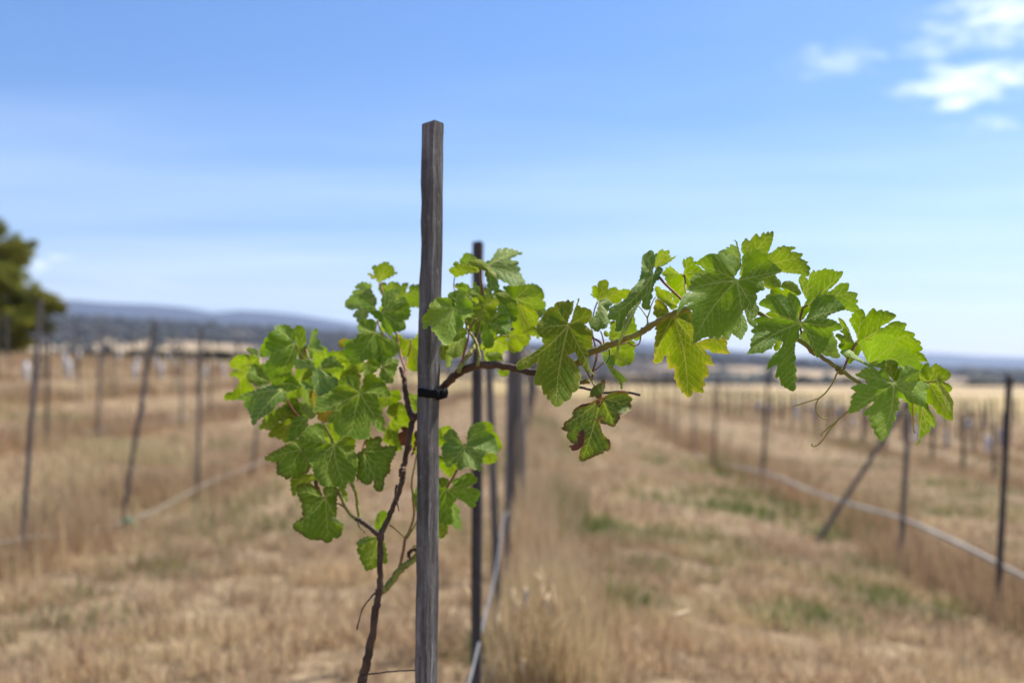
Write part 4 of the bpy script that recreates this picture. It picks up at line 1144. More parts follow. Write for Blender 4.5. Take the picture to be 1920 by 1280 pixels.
# leaf stalks that show
vtube('petiole', 'B1', [(235, 640), (300, 715), (390, 800), (490, 895), (570, 960)], [1.405, 1.375], [2.6, 2.4, 2.5], M_REDPET)
vtube('petiole', 'B1', [(528, 602), (545, 700), (548, 780), (560, 900)], [1.43, 1.38], [1.8, 1.6], M_PETIOLE)
vtube('petiole', 'B3', [(20, 360), (150, 330), (260, 280), (340, 230), (402, 205)], [1.435, 1.415], [2.4, 2.2, 2.0], M_REDPET)
vtube('petiole', 'B4', [(660, 190), (618, 215), (600, 270), (585, 330), (580, 400), (600, 500)], [1.345, 1.33], [2.2, 2.0], M_PETIOLE)
vtube('petiole', 'B5', [(205, 368), (180, 395), (165, 430), (130, 500), (95, 588)], [1.325, 1.318], [2.6, 2.2, 2.0, 2.4], M_PETIOLE)
vtube('petiole', 'B5', [(515, 708), (420, 690), (330, 705), (290, 690), (285, 660), (275, 570)], [1.268, 1.30, 1.30], [1.4, 1.4], M_PETIOLE)
vtube('petiole', 'B5', [(873, 680), (840, 685), (800, 692), (770, 700)], [1.278, 1.30], [1.4, 1.3], M_PETIOLE)
vtube('petiole', 'A6', [(735, 410), (780, 428), (820, 455), (838, 490)], [1.48, 1.462], [2.0, 2.2, 2.8], M_REDPET)
vtube('petiole', 'A6', [(523, 290), (560, 380), (640, 470), (690, 560), (640, 640)], [1.433, 1.46, 1.468], [1.8, 1.7], M_PETIOLE)
vtube('petiole', 'A6', [(640, 650), (680, 700), (720, 770), (760, 850), (815, 960)], [1.47, 1.43], [2.2, 2.0, 1.8], M_PETIOLE)
vtube('petiole', 'A6', [(790, 75), (765, 140), (750, 205)], [1.50, 1.49], [1.4, 1.3], M_PETIOLE)
vtube('shoot', 'A6', [(735, 330), (760, 450), (785, 560), (765, 650), (750, 700), (740, 770), (680, 830)], [1.50, 1.48, 1.475], [1.6, 2.2, 2.2, 2.4], M_REDPET, 7, 0.05)
vtube('petiole', 'A6', [(845, 640), (800, 680), (760, 710)], [1.47, 1.475], [1.2, 1.2], M_PETIOLE)
vtube('bud', 'A6', [(625, 830), (660, 815), (700, 810), (712, 830)], 1.465, [2.5, 5.0, 4.2, 2.0], M_SHOOT, 8, 0.15)
vtube('petiole', 'A6', [(815, 345), (830, 380), (845, 440), (848, 480)], [1.465, 1.462], [1.2, 1.6], M_PETIOLE)
vtube('petiole', 'A2', [(1165, 225), (1150, 340), (1125, 420), (1110, 510), (1105, 580)], [1.68, 1.62], [1.6, 1.5, 1.6], M_REDPET)
vtube('petiole', 'A5', [(600, 270), (600, 350), (612, 430), (625, 510)], [1.57, 1.575], [1.8, 1.7], M_PETIOLE)
vtube('petiole', 'A5', [(355, 345), (350, 400), (352, 450), (400, 560), (480, 800)], [1.61, 1.57], [1.1, 1.1], M_REDPET)
vtube('petiole', 'A5', [(860, 885), (780, 882), (740, 905), (700, 945), (620, 1010)], [1.57, 1.55], [1.3, 1.2], M_PETIOLE)
vtube('petiole', 'B6', [(580, 545), (555, 600), (520, 660), (490, 712)], [1.625, 1.642], [1.8, 1.8], M_REDPET)
vtube('petiole', 'B6', [(640, 346), (620, 440), (585, 545), (500, 690), (300, 900), (150, 1140)], [1.63, 1.66, 1.61], [1.6, 1.6], M_PETIOLE)
vtube('petiole', 'B8', [(280, 92), (330, 130), (380, 175), (402, 198)], [1.60, 1.615], [1.7, 1.5], M_PETIOLE)
vtube('petiole', 'A1', [(690, 905), (745, 1010), (800, 1100), (860, 1180), (915, 1235)], [1.645, 1.66], [1.8, 1.8, 2.0], M_REDPET)
vtube('petiole', 'A1', [(960, 385), (990, 440), (1010, 530)], [1.70, 1.68], [2.2, 1.8], M_PETIOLE)
vtube('petiole', 'A1', [(850, 345), (890, 400), (930, 480), (960, 535)], [1.665, 1.67], [1.4, 1.5], M_PETIOLE)
vtube('petiole', 'A4', [(690, 790), (720, 800), (760, 830)], [1.62, 1.60], [1.4, 1.6], M_REDPET)
vtube('petiole', 'A2', [(775, 137), (790, 60), (800, 0), (830, 100), (900, 180), (1000, 250)], [1.655, 1.68], [1.5, 1.4], M_PETIOLE)
vtube('petiole', 'A4', [(918, 345), (925, 300), (935, 250), (890, 420), (870, 600)], [1.58, 1.61], [1.2, 1.2], M_REDPET)
vtube('dead_tendril', 'R6', [(440, 1000), (445, 1010)], 1.6, [0.6, 0.6], M_TWIG)
# tendrils
vtube('tendril', 'B7', [(535, 325), (510, 370), (480, 440), (400, 555), (325, 620)], [1.315, 1.30], [2.2, 1.6, 1.5, 1.5], M_TENDRIL)
vtube('tendril', 'B7', [(325, 618), (260, 640), (180, 665), (90, 695), (36, 708)], [1.30, 1.29], [1.1, 1.2, 1.4, 1.0], M_TENDRIL)
vtube('tendril', 'B7', [(325, 618), (298, 670), (290, 740), (315, 800), (350, 832), (385, 845), (418, 836)], [1.30, 1.30], [1.4, 1.3, 1.3, 0.9], M_TENDRIL)
vtube('tendril', 'B7', [(760, 690), (640, 765), (560, 830), (480, 900), (400, 965), (352, 1005), (348, 1022), (368, 1022)], [1.29, 1.27], [1.7, 1.6, 1.2, 1.0], M_TENDRIL)
vtube('tendril', 'B7', [(520, 880), (450, 950), (390, 1040), (330, 1110), (285, 1142), (250, 1138), (243, 1120), (255, 1112)], [1.275, 1.265], [1.4, 1.3, 0.9], M_TENDRIL)
vtube('tendril', 'B5', [(664, 850), (668, 920), (673, 1000), (674, 1060), (682, 1105), (692, 1100)], 1.305, [1.3, 1.3, 1.0], M_TENDRIL)
vtube('tendril', 'A8', [(718, 840), (712, 780), (690, 745), (660, 700), (625, 660)], [1.435, 1.42], [1.7, 1.1, 1.0], M_TENDRIL)
vtube('tendril', 'A8', [(712, 782), (735, 720), (750, 660), (780, 590), (800, 570)], [1.43, 1.41], [1.5, 1.1, 0.9], M_TENDRIL)
vtube('tendril', 'A8', [(655, 875), (652, 930), (645, 990), (630, 1035), (590, 1058), (550, 1045), (520, 1020), (490, 1030), (450, 1045)],
      [1.44, 1.42], [1.6, 1.2, 1.1, 1.0], M_REDPET)
vtube('tendril', 'A8', [(330, 1090), (335, 1150), (320, 1200), (300, 1230)], 1.455, [1.0, 1.0, 1.2], M_TWIG)
vtube('tie_wire', 'B8', [(100, 1215), (200, 1204), (330, 1190), (490, 1183)], [1.575, 1.545], [1.7, 1.5], M_TWIG, 6, 0.03)
for nm in ('dead_tendril',):
    o = bpy.data.objects.get(nm)
    if o: bpy.data.objects.remove(o, do_unlink=True)
# dead scraps caught at the trunk
for pts in ([(100, 190), (150, 185), (165, 230), (140, 280), (175, 320), (190, 380), (150, 400), (165, 330), (110, 340), (80, 280), (90, 230), (130, 230)],
            [(215, 235), (245, 215), (252, 260), (235, 330), (200, 420), (190, 440), (215, 350), (225, 290)]):
    leaf('N', 'B6', (140, 260), [pts[5]], pts, 1.615, 0.1, 0.1)
vtube('bud', 'B8', [(440, 350), (425, 320), (440, 290), (470, 275), (490, 300)], 1.61, [2, 3.5, 3.5, 4, 2], M_TRUNK, 8, 0.2)
leaf('O', 'B8', (490, 300), [(455, 265)], [(450, 270), (475, 245), (500, 250), (500, 310), (480, 300)], 1.62, 0.1, 0.1)

# ------------------------------------------------------------------ ground form


def gcross(u):
    return np.interp(u, [-120, -60, -40, -25, -18.5, -12, -9, -6, -3, 0, 1.5, 2.85, 5, 7, 12, 20, 40, 90],
                     [2.3, 2.3, 2.25, 2.0, 1.62, 0.95, 0.56, 0.2, -0.05, 0.0, -0.14, -0.36, -0.45, -0.52, -0.7, -0.95, -1.4, -2.0])


def smooth01(x):
    x = np.clip(x, 0, 1)
    return x * x * (3 - 2 * x)


def ground_z(X, Y):
    X, Y = np.asarray(X, float), np.asarray(Y, float)
    u = X - 0.027 * np.clip(Y, -20, 90)
    r = np.hypot(X, Y)
    wgt = 1 - smooth01((r - 75) / 260)
    far = -1.5 - 6.5 * smooth01((r - 100) / 600)
    z = gcross(u) * wgt + far * (1 - wgt)
    z = z + 0.025 * np.sin(X * 1.3 + 0.4) * np.sin(Y * 0.9) * (r < 80)
    return z


def gz(x, y):
    return float(ground_z(x, y))


# ------------------------------------------------------------------ stakes


def stake_mesh(name, h, w, seed, mat, rings=26):
    r_ = np.random.default_rng(seed)
    V, Fc = [], []
    b = 0.12
    cross = [(-1, -1 + b), (-1 + b, -1), (1 - b, -1), (1, -1 + b), (1, 1 - b), (1 - b, 1), (-1 + b, 1), (-1, 1 - b)]
    wob = np.cumsum(r_.normal(0, 0.00055, (rings, 2)), axis=0)
    for i in range(rings):
        z = -0.25 + (h + 0.25) * i / (rings - 1)
        for (cx, cy) in cross:
            j = r_.normal(0, 0.0006, 2)
            V.append((cx * w / 2 + wob[i, 0] + j[0], cy * w / 2 + wob[i, 1] + j[1], z + (r_.uniform(-0.004, 0.003) if i == rings - 1 else 0)))
    for i in range(rings - 1):
        for k in range(8):
            k2 = (k + 1) % 8
            Fc.append((i * 8 + k, i * 8 + k2, (i + 1) * 8 + k2, (i + 1) * 8 + k))
    Fc.append(tuple(reversed(range(8))))
    Fc.append(tuple(range((rings - 1) * 8, rings * 8)))
    me = mesh_py(name, V, Fc, smooth=False)
    me.materials.append(mat)
    return me


ST = [stake_mesh('vine_stake', 1.58, 0.029, s, m_, 14) for s, m_ in ((1, M_STAKE2), (2, M_STAKE3), (3, M_STAKE2), (4, M_STAKE3))]
ST_SHORT = [stake_mesh('vine_stake', 1.05, 0.046, s, m_, 8) for s, m_ in ((5, M_STAKE3), (6, M_STAKE3))]


def put_stake(base, top=None, yaw=0.0, me=None, label=None, group=None, cat='stake', scale=1.0):
    o = bpy.data.objects.new('vine_stake', me)
    COL.objects.link(o)
    b = Vector(base)
    if top is not None:
        d = Vector(top) - b
        o.rotation_mode = 'QUATERNION'
        o.rotation_quaternion = d.to_track_quat('Z', 'Y') @ Matrix.Rotation(yaw, 3, 'Z').to_quaternion()
        hz = max(v.co.z for v in me.vertices) if me else 1.58
        o.scale = (1, 1, d.length / hz)
    o.location = b
    tag(o, label, cat, group)
    return o


near_me = stake_mesh('vine_stake', 1.58, 0.0255, 21, M_STAKE, 60)
b_ = at(789, 2145, 1.53)
b_.z = gz(b_.x, b_.y)
front_stake = put_stake(b_, at(812, 231, 1.56), math.radians(-10.5), near_me,
                        'nearest weathered grey wooden stake standing in front of the vine')
G_MID = 'stakes in the row behind the vine'
b_ = at(893, 1480, 2.92); b_.z = gz(b_.x, b_.y)
put_stake(b_, at(897.5, 452, 2.94), math.radians(10), ST[1], 'dark wooden stake second in the vine row, right behind the nearest stake', G_MID)
b_ = at(936, 1190, 4.4); b_.z = gz(b_.x, b_.y)
put_stake(b_, at(910, 533, 4.4), math.radians(20), ST[0], 'thin dark stake third in the vine row, leaning left, beside the pale hose', G_MID)

# the black tie round stake and cane
tcen = np.array(at(805.5, 737, 1.545))


def tie_mesh():
    V, Fc = [], []
    hw, n = 0.0150, 28
    yaw = math.radians(-10.5)
    prof = []
    for k in range(n):
        th = 2 * math.pi * k / n
        c, s = math.cos(th), math.sin(th)
        e = 0.28
        x, y = math.copysign(abs(c) ** e, c) * hw, math.copysign(abs(s) ** e, s) * hw
        if c > 0.55:
            x += 0.0035 * (c - 0.55)
        prof.append((x * math.cos(yaw) - y * math.sin(yaw), x * math.sin(yaw) + y * math.cos(yaw)))
    for (dz, sc) in ((-0.0065, 0.95), (-0.0055, 1.06), (0, 1.10), (0.0055, 1.06), (0.0065, 0.95)):
        for k, (x, y) in enumerate(prof):
            tilt = -0.10 * x
            V.append((x * sc, y * sc, dz + tilt + 0.0006 * math.sin(k * 1.7)))
    for i in range(4):
        for k in range(n):
            k2 = (k + 1) % n
            Fc.append((i * n + k, i * n + k2, (i + 1) * n + k2, (i + 1) * n + k))
    # loop round the cane at the right of the stake
    base = len(V)
    c0 = np.array((0.0185, 0.006, -0.001))
    for i in range(16):
        a = 2 * math.pi * i / 16
        ctr = c0 + np.array((math.cos(a) * 0.0068, math.sin(a) * 0.012, math.sin(a) * 0.001 + math.cos(a) * 0.002))
        for k in range(6):
            b = 2 * math.pi * k / 6
            V.append(tuple(ctr + np.array((math.cos(a) * math.cos(b) * 0.0035, math.sin(a) * math.cos(b) * 0.0035, math.sin(b) * 0.0085))))
    for i in range(16):
        for k in range(6):
            i2, k2 = (i + 1) % 16, (k + 1) % 6
            Fc.append((base + i * 6 + k, base + i2 * 6 + k, base + i2 * 6 + k2, base + i * 6 + k2))
    return mesh_py('rubber_tie', V, Fc)


tie = link('rubber_tie', tie_mesh(), M_TIE, None, Vector(tuple(tcen)))
tag(tie, 'black rubber tie round the nearest stake, holding the vine cane', 'tie')

# ------------------------------------------------------------------ rows of stakes behind
def px_of(x, y, z):
    return 960 + F * x / y, HORIZON - F * (z - CAM_H) / y


def in_view(x, y, margin=60):
    q = px_of(x, y, 1.0)[0]
    return -margin < q < 1920 + margin


rs = np.random.default_rng(5)


def row_x(a, Y):
    return a + 0.027 * Y


far_specs = []          # stakes past the limit of single objects
count = {'n': 0}


def add_row(a, ys, group, label, meshes, lean=0.03, special=None, hscale=1.0):
    special = special or {}
    for i, Y in enumerate(ys):
        x = row_x(a, Y) + rs.normal(0, 0.02)
        y = Y + rs.normal(0, 0.04)
        if not in_view(x, y):
            continue
        z = gz(x, y)
        h = (1.58 if meshes is ST else 0.98) * hscale * rs.uniform(0.94, 1.04)
        top = (x + rs.normal(0, lean) * h, y + rs.normal(0, lean) * h, z + h)
        if Y > 46:
            far_specs.append(((x, y, z), top))
            continue
        put_stake((x, y, z), top, rs.uniform(0, 1.5), meshes[int(rs.integers(len(meshes)))], label, group)
        count['n'] += 1


# row of the vine itself
add_row(-0.175, [5.85 + 1.45 * i for i in range(34)], 'stakes crowded down the vine row',
        'slim dark stake far down the vine row, in the crowd behind the cane', ST, 0.035)
# first row to the left: the near ones by hand
for (bx, by, tx, ty, Y, lab) in [(38, 1075, 76, 560, 6.2, 'tall grey stake leaning right, at the left edge before the dark tree'),
                                 (226, 1020, 290, 603, 7.6, 'strongly leaning grey stake with the green tie at its foot'),
                                 (369, 935, 378, 610, 9.3, 'upright grey stake next right of the strongly leaning stake'),
                                 (470, 900, 502, 640, 11.3, 'grey stake half hidden behind the left edge of the vine leaves')]:
    b_ = at(bx, by, Y); b_.z = gz(b_.x, b_.y)
    put_stake(b_, at(tx, ty, Y), 0.4, ST[0 if Y < 8 else 2], lab, 'stakes in the first row left of the vine')
add_row(-3.17, [13.2 + 1.45 * i for i in range(28)], 'distant stakes of the first row left of the vine',
        'small distant grey stake of the first row left, seen behind the vine leaves', ST)
add_row(-6.17, [12.4 + 1.55 * i for i in range(25)], 'stakes of the second row left of the vine',
        'grey stake standing along the second hose on the left', ST)
add_row(-9.17, [16.5 + 1.7 * i for i in range(20)], 'stakes of the third row left of the vine',
        'grey stake of the third row left, in brown grass past the second hose', ST)
add_row(-12.2, [22.5 + 1.9 * i for i in range(14)], 'stakes of the fourth row left of the vine',
        'thin grey stake on the left slope among the white guards', ST)
add_row(-15.2, [28.5 + 2.1 * i for i in range(9)], 'stakes of the top row on the left slope',
        'tiny grey stake near the top of the left slope', ST)
# first row to the right
for (bx, by, tx, ty, Y, lab, mi) in [(1869, 1165, 1893, 703, 6.15, 'tall dark stake at the right edge of the field', 1),
                                     (1688, 1100, 1708, 708, 7.85, 'grey stake below the tip of the vine shoot', 0),
                                     (1528, 1000, 1702, 752, 8.7, 'slanting grey stake leaning against the upright one below the shoot tip', 2),
                                     (1428, 935, 1441, 690, 12.5, 'dark stake between hose and far posts below the big hanging leaf', 1),
                                     (1337, 880, 1346, 705, 16.0, 'thin dark stake left of the one below the hanging leaf', 3)]:
    b_ = at(bx, by, Y)
    if Y != 8.7:
        b_.z = gz(b_.x, b_.y)
    else:
        b_.z = gz(b_.x, b_.y) - 0.02
    put_stake(b_, at(tx, ty, Y), 0.3, ST[mi], lab, 'stakes in the first row right of the vine')
add_row(2.85, [18.6, 20.6] + [22.4 + 1.45 * i for i in range(20)], 'distant stakes of the first row right of the vine',
        'small distant stake of the first row right, along the hose', ST)
# the younger block on the right: shorter stakes standing close
for k, a in enumerate((7.1, 9.3, 11.5, 13.7)):
    word = ('nearest', 'second', 'third', 'last')[k]
    y0 = a / 0.50
    add_row(a, [y0 + (1.25 + 0.12 * k) * i for i in range(30)], 'short stakes, %s row of the young block' % word,
            'short dark stake in the %s row of the young block on the right' % word, ST_SHORT, 0.03)
for a in (16, 18.5):
    add_row(a, [a / 0.5 + 1.7 * i for i in range(14)], 'short stakes at the back of the young block',
            'tiny short stake at the back of the young block on the right', ST_SHORT, 0.03)
# the rest, too many and too small to single out
V, Fc = [], []
for a, y0, y1, st in ((-18.2, 34, 52, 2.2), (7.1, 52, 60, 1.3), (20, 40, 60, 2.2), (23, 46, 60, 2.2)):
    Y = y0
    while Y < y1:
        x = row_x(a, Y)
        far_specs.append(((x, Y, gz(x, Y)), (x + rs.normal(0, .03), Y, gz(x, Y) + (1.5 if a < 0 else 1.0))))
        Y += st
for b, t_ in far_specs:
    b, t_ = np.array(b), np.array(t_)
    o0 = len(V)
    for q in (b, t_):
        for s_ in ((-.016, -.016), (.016, -.016), (.016, .016), (-.016, .016)):
            V.append(q + np.array((*s_, 0)))
    for k in range(4):
        k2 = (k + 1) % 4
        Fc.append((o0 + k, o0 + k2, o0 + 4 + k2, o0 + 4 + k))
    Fc.append((o0 + 4, o0 + 5, o0 + 6, o0 + 7))
fs = link('distant_stakes', mesh_py('distant_stakes', V, Fc, False), M_STAKE2)
tag(fs, 'tiny far stakes at the end of the vineyard', 'stakes', None, 'stuff')

# ------------------------------------------------------------------ white vine guards


def guard_mesh(name, h, r):
    V, Fc = [], []
    n = 10
    for i, (z, k) in enumerate(((0, 1.0), (h * 0.5, 0.97), (h, 1.03), (h, 0.93), (h * 0.6, 0.9))):
        for j in range(n):
            a = 2 * math.pi * j / n
            V.append((math.cos(a) * r * k, math.sin(a) * r * k * 0.9, z))
    for i in range(4):
        for j in range(n):
            j2 = (j + 1) % n
            Fc.append((i * n + j, i * n + j2, (i + 1) * n + j2, (i + 1) * n + j))
    me = mesh_py(name, V, Fc)
    me.materials.append(M_GUARD)
    return me


GM = guard_mesh('vine_guard', 0.46, 0.055)


def put_guard(x, y, label, group, s=1.0):
    o = bpy.data.objects.new('vine_guard', GM)
    COL.objects.link(o)
    o.location = (x, y, gz(x, y) - 0.01)
    o.rotation_euler = (rs.normal(0, 0.04), rs.normal(0, 0.04), rs.uniform(0, 6))
    o.scale = (s, s, s * rs.uniform(0.9, 1.1))
    tag(o, label, 'vine guard', group)


for a, ys in ((-12.2, [23.2 + 2.1 * i for i in range(9)]), (-15.2, [29.5 + 1.9 * i for i in range(10)]), (-18.2, [35 + 1.9 * i for i in range(8)]),
              (-9.17, [30 + 2.8 * i for i in range(5)])):
    for Y in ys:
        x = row_x(a, Y) + 0.12
        if in_view(x, Y, 10) and rs.random() < 0.6:
            put_guard(x, Y + 0.3, 'white plastic vine guard on the left slope', 'white vine guards on the left slope', 1.0)
for a in (9.3, 11.5, 13.7, 16):
    for i in range(14):
        Y = a / 0.5 + 2.2 * i + rs.uniform(-0.4, 0.4)
        x = row_x(a, Y) + 0.1
        if in_view(x, Y, 10) and rs.random() < 0.75:
            put_guard(x, Y, 'pale vine guard between the short stakes of the young block', 'pale vine guards in the young block', 0.95)

# ------------------------------------------------------------------ drip hoses


def hose(pts, r, mat, label, group='drip hoses along the rows'):
    C = np.array(catmull(pts, 10))
    o = tube('drip_hose', C, r, mat, None, 8)
    tag(o, label, 'hose', group)
    return o


hose([np.array(at(*p)) for p in ((2080, 1180, 5.2), (1990, 1118, 5.6), (1878, 1060, 6.17), (1800, 1020, 6.8), (1696, 974, 7.85), (1600, 946, 8.8),
                                 (1520, 920, 10.2), (1440, 888, 12.4), (1345, 866, 16), (1260, 838, 21), (1200, 812, 27), (1130, 780, 40))],
     0.0145, M_HOSE, 'grey drip hose sagging along the first row right')
hose([np.array(at(*p)) for p in ((862, 1330, 2.35), (884, 1262, 2.6), (908, 1160, 3.2), (930, 1070, 3.95), (940, 1000, 4.45), (946, 968, 5.0), (953, 958, 5.3))],
     0.0040, M_HOSE_W, 'pale whitish drip hose along the vine row behind the stakes')
hose([np.array(at(*p)) for p in ((-150, 1035, 5.6), (0, 1019, 6.0), (50, 1008, 6.25), (140, 1000, 6.9), (236, 977, 7.6), (300, 952, 8.3), (390, 905, 9.4),
                                 (450, 882, 10.6), (500, 862, 11.6), (600, 832, 15), (720, 800, 21))],
     0.0105, M_HOSE_D, 'grey drip hose on the left, fixed to the strongly leaning stake')
hose([np.array(at(*p)) for p in ((-120, 838, 11.0), (0, 834, 12.4), (80, 828, 13.2), (184, 806, 14.2), (250, 800, 15.2), (334, 786, 17), (420, 778, 20), (560, 762, 27))],
     0.012, M_HOSE_D, 'thin grey drip hose along the second row left, higher up the slope')

# the green tie at the foot of the leaning stake
gt = at(238, 977, 7.58)
V, Fc = [], []
for i in range(12):
    a = 2 * math.pi * i / 12
    for k in range(6):
        b = 2 * math.pi * k / 6
        V.append((math.cos(a) * (0.03 + 0.010 * math.cos(b)), math.sin(a) * (0.03 + 0.010 * math.cos(b)), math.sin(b) * 0.03 + 0.006 * math.sin(a * 2)))
for i in range(12):
    for k in range(6):
        i2, k2 = (i + 1) % 12, (k + 1) % 6
        Fc.append((i * 6 + k, i2 * 6 + k, i2 * 6 + k2, i * 6 + k2))
for sgn in (-1, 1):
    V2, F2 = tube_data(catmull([(0.03, 0, 0), (0.055 * sgn + 0.01, -0.02, -0.03), (0.06 * sgn + 0.03, -0.03, -0.07)], 4), 0.006, 5)
    o0 = len(V)
    V += [tuple(v) for v in V2]
    Fc += [tuple(i + o0 for i in f) for f in F2]
tag(link('hose_tie', mesh_py('hose_tie', V, Fc), M_GREENTIE, None, gt), 'green plastic tie at the foot of the leaning stake', 'tie')

# ------------------------------------------------------------------ ground
az = np.concatenate([np.radians(np.linspace(-180, -50, 40)[:-1]), np.radians(np.linspace(-50, 50, 260)), np.radians(np.linspace(50, 180, 40)[1:])])
rad = np.concatenate([[0.05, 0.5, 1.2, 2.0], np.geomspace(2.6, 80, 150), np.geomspace(84, 7400, 70)])
Ra, Az = np.meshgrid(rad, az, indexing='ij')
X, Y = Ra * np.sin(Az), Ra * np.cos(Az)
Z = ground_z(X, Y)
nR, nA = Ra.shape
idx = np.arange(nR * nA).reshape(nR, nA)
q = np.stack([idx[:-1, :-1], idx[1:, :-1], idx[1:, 1:], idx[:-1, 1:]], -1).reshape(-1, 4)[:, ::-1]
gme = mesh_np('ground', np.stack([X, Y, Z], -1).reshape(-1, 3), q)

m, t = material('dry_ground')
P = t.n('ShaderNodeNewGeometry').outputs['Position']
sp = t.n('ShaderNodeSeparateXYZ', i0=P)
dist = t.n('ShaderNodeVectorMath', {'operation': 'LENGTH'}, i0=P).outputs['Value']
nA_ = t.noise(P, 1.1, 6.0, 0.65)
nB_ = t.noise(P, 7.0, 5.0, 0.65)
nC_ = t.noise(P, 30.0, 4.0, 0.6)
col = t.ramp(nB_, [(0.30, (0.12, 0.085, 0.052)), (0.5, (0.22, 0.158, 0.095)), (0.70, (0.36, 0.27, 0.165))])
col = t.mix(t.maprange(nA_, 0.50, 0.70, 0, 0.55), col, (0.24, 0.145, 0.08, 1))
col = t.mix(t.maprange(nC_, 0.55, 0.75, 0, 0.35), col, (0.15, 0.10, 0.05, 1))
# a little green here and there
nG = t.noise(P, 0.55, 4.0, 0.6)
col = t.mix(t.maprange(nG, 0.60, 0.74, 0, 0.35), col, (0.17, 0.18, 0.05, 1))
# farther out: paddocks in straw and grey-olive scrub
bands = t.n('ShaderNodeMapping', Vector=P, Scale=(0.0045, 0.018, 0.0)).outputs[0]
nF = t.noise(bands, 1.0, 4.0, 0.55)
straw = t.ramp(t.noise(P, 0.03, 4.0, 0.6), [(0.3, (0.38, 0.275, 0.16)), (0.7, (0.50, 0.38, 0.235))])
farc = t.mix(t.maprange(nF, 0.50, 0.60), straw, (0.095, 0.085, 0.05, 1))
yel = t.mix(t.maprange(t.noise(P, 0.12, 4.0, 0.6), 0.4, 0.65), (0.31, 0.225, 0.12, 1), (0.27, 0.22, 0.095, 1))
col = t.mix(t.maprange(dist, 34.0, 62.0), col, yel)
col = t.mix(t.maprange(dist, 90.0, 170.0), col, farc)
p = t.n('ShaderNodeBsdfPrincipled', Base_Color=col, Roughness=1.0, Normal=bump(t, t.m('ADD', nB_, nC_), 0.7, 0.05))
p.inputs['Specular IOR Level'].default_value = 0.1
finish(t, p)
ground = link('ground', gme, m)
tag(ground, None, None, None, 'structure')

# ------------------------------------------------------------------ grass
m, t = material('grass_blades')
ca = t.n('ShaderNodeAttribute', {'attribute_name': 'tone'}).outputs['Color']
p = t.n('ShaderNodeBsdfPrincipled', Base_Color=ca, Roughness=0.8)
p.inputs['Specular IOR Level'].default_value = 0.15
tr = t.n('ShaderNodeBsdfTranslucent', Color=ca)
mx = t.n('ShaderNodeMixShader', i0=0.35, i1=p.outputs[0], i2=tr.outputs[0])
finish(t, mx)
M_GRASS = m


def vnoise(x, y, s, seed=0):
    """cheap smooth value noise for scattering"""
    def h(i, j):
        v = np.sin(i * 127.1 + j * 311.7 + seed * 74.7) * 43758.5453
        return v - np.floor(v)
    x, y = x * s, y * s
    i, j = np.floor(x), np.floor(y)
    fx, fy = x - i, y - j
    fx, fy = fx * fx * (3 - 2 * fx), fy * fy * (3 - 2 * fy)
    return (h(i, j) * (1 - fx) + h(i + 1, j) * fx) * (1 - fy) + (h(i, j + 1) * (1 - fx) + h(i + 1, j + 1) * fx) * fy


def blades(name, x, y, h, wd, cols, lean=0.5, label=None, seed=0):
    r_ = np.random.default_rng(seed)
    n = len(x)
    z = ground_z(x, y) - 0.01
    a = r_.uniform(0, 2 * np.pi, n)
    la = r_.uniform(0, 2 * np.pi, n)
    lm = np.abs(r_.normal(0, lean, n)).clip(0, 1.6)
    ux, uy = np.cos(a) * wd / 2, np.sin(a) * wd / 2
    hx, hy = np.cos(la) * np.sin(lm) * h, np.sin(la) * np.sin(lm) * h
    hz = np.cos(lm * 0.85) * h
    V = np.empty((n, 5, 3), np.float32)
    V[:, 0] = np.stack([x - ux, y - uy, z], 1)
    V[:, 1] = np.stack([x + ux, y + uy, z], 1)
    V[:, 2] = np.stack([x + ux * .8 + hx * .38, y + uy * .8 + hy * .38, z + hz * .58], 1)
    V[:, 3] = np.stack([x - ux * .8 + hx * .38, y - uy * .8 + hy * .38, z + hz * .58], 1)
    V[:, 4] = np.stack([x + hx, y + hy, z + hz], 1)
    i0 = np.arange(n)[:, None] * 5
    tri = np.concatenate([i0 + [0, 1, 2], i0 + [0, 2, 3], i0 + [3, 2, 4]], 0)
    me = mesh_np(name, V.reshape(-1, 3), tri, smooth=False)
    attr_col(me, 'tone', np.repeat(cols, 5, axis=0))
    o = link(name, me, M_GRASS)
    tag(o, label, 'grass', None, 'stuff')
    return o


STRAW = np.array([(0.47, 0.345, 0.185), (0.40, 0.285, 0.155), (0.52, 0.40, 0.24), (0.33, 0.225, 0.135), (0.29, 0.185, 0.115), (0.36, 0.25, 0.155)]) * np.array([1.29, 1.33, 1.34])
RUST = np.array([(0.33, 0.195, 0.115), (0.28, 0.16, 0.095), (0.39, 0.25, 0.145), (0.22, 0.128, 0.082), (0.42, 0.29, 0.165)]) * np.array([1.2, 1.24, 1.2])
GREENS = np.array([(0.10, 0.16, 0.03), (0.14, 0.19, 0.045), (0.20, 0.21, 0.06), (0.075, 0.12, 0.03)])


def scatter(n, r0, r1, half=0.74, seed=0):
    r_ = np.random.default_rng(seed)
    y = np.sqrt(r_.uniform(r0 ** 2, r1 ** 2, n))
    x = y * r_.uniform(-half, half, n)
    return x, y, r_


def row_dist(x, y):
    u = x - 0.027 * y
    d = np.full(len(x), 99.0)
    for a in (-18.2, -15.2, -12.2, -9.17, -6.17, -3.17, -0.1, 2.85, 7.1, 9.3, 11.5, 13.7):
        d = np.minimum(d, np.abs(u - a))
    return d


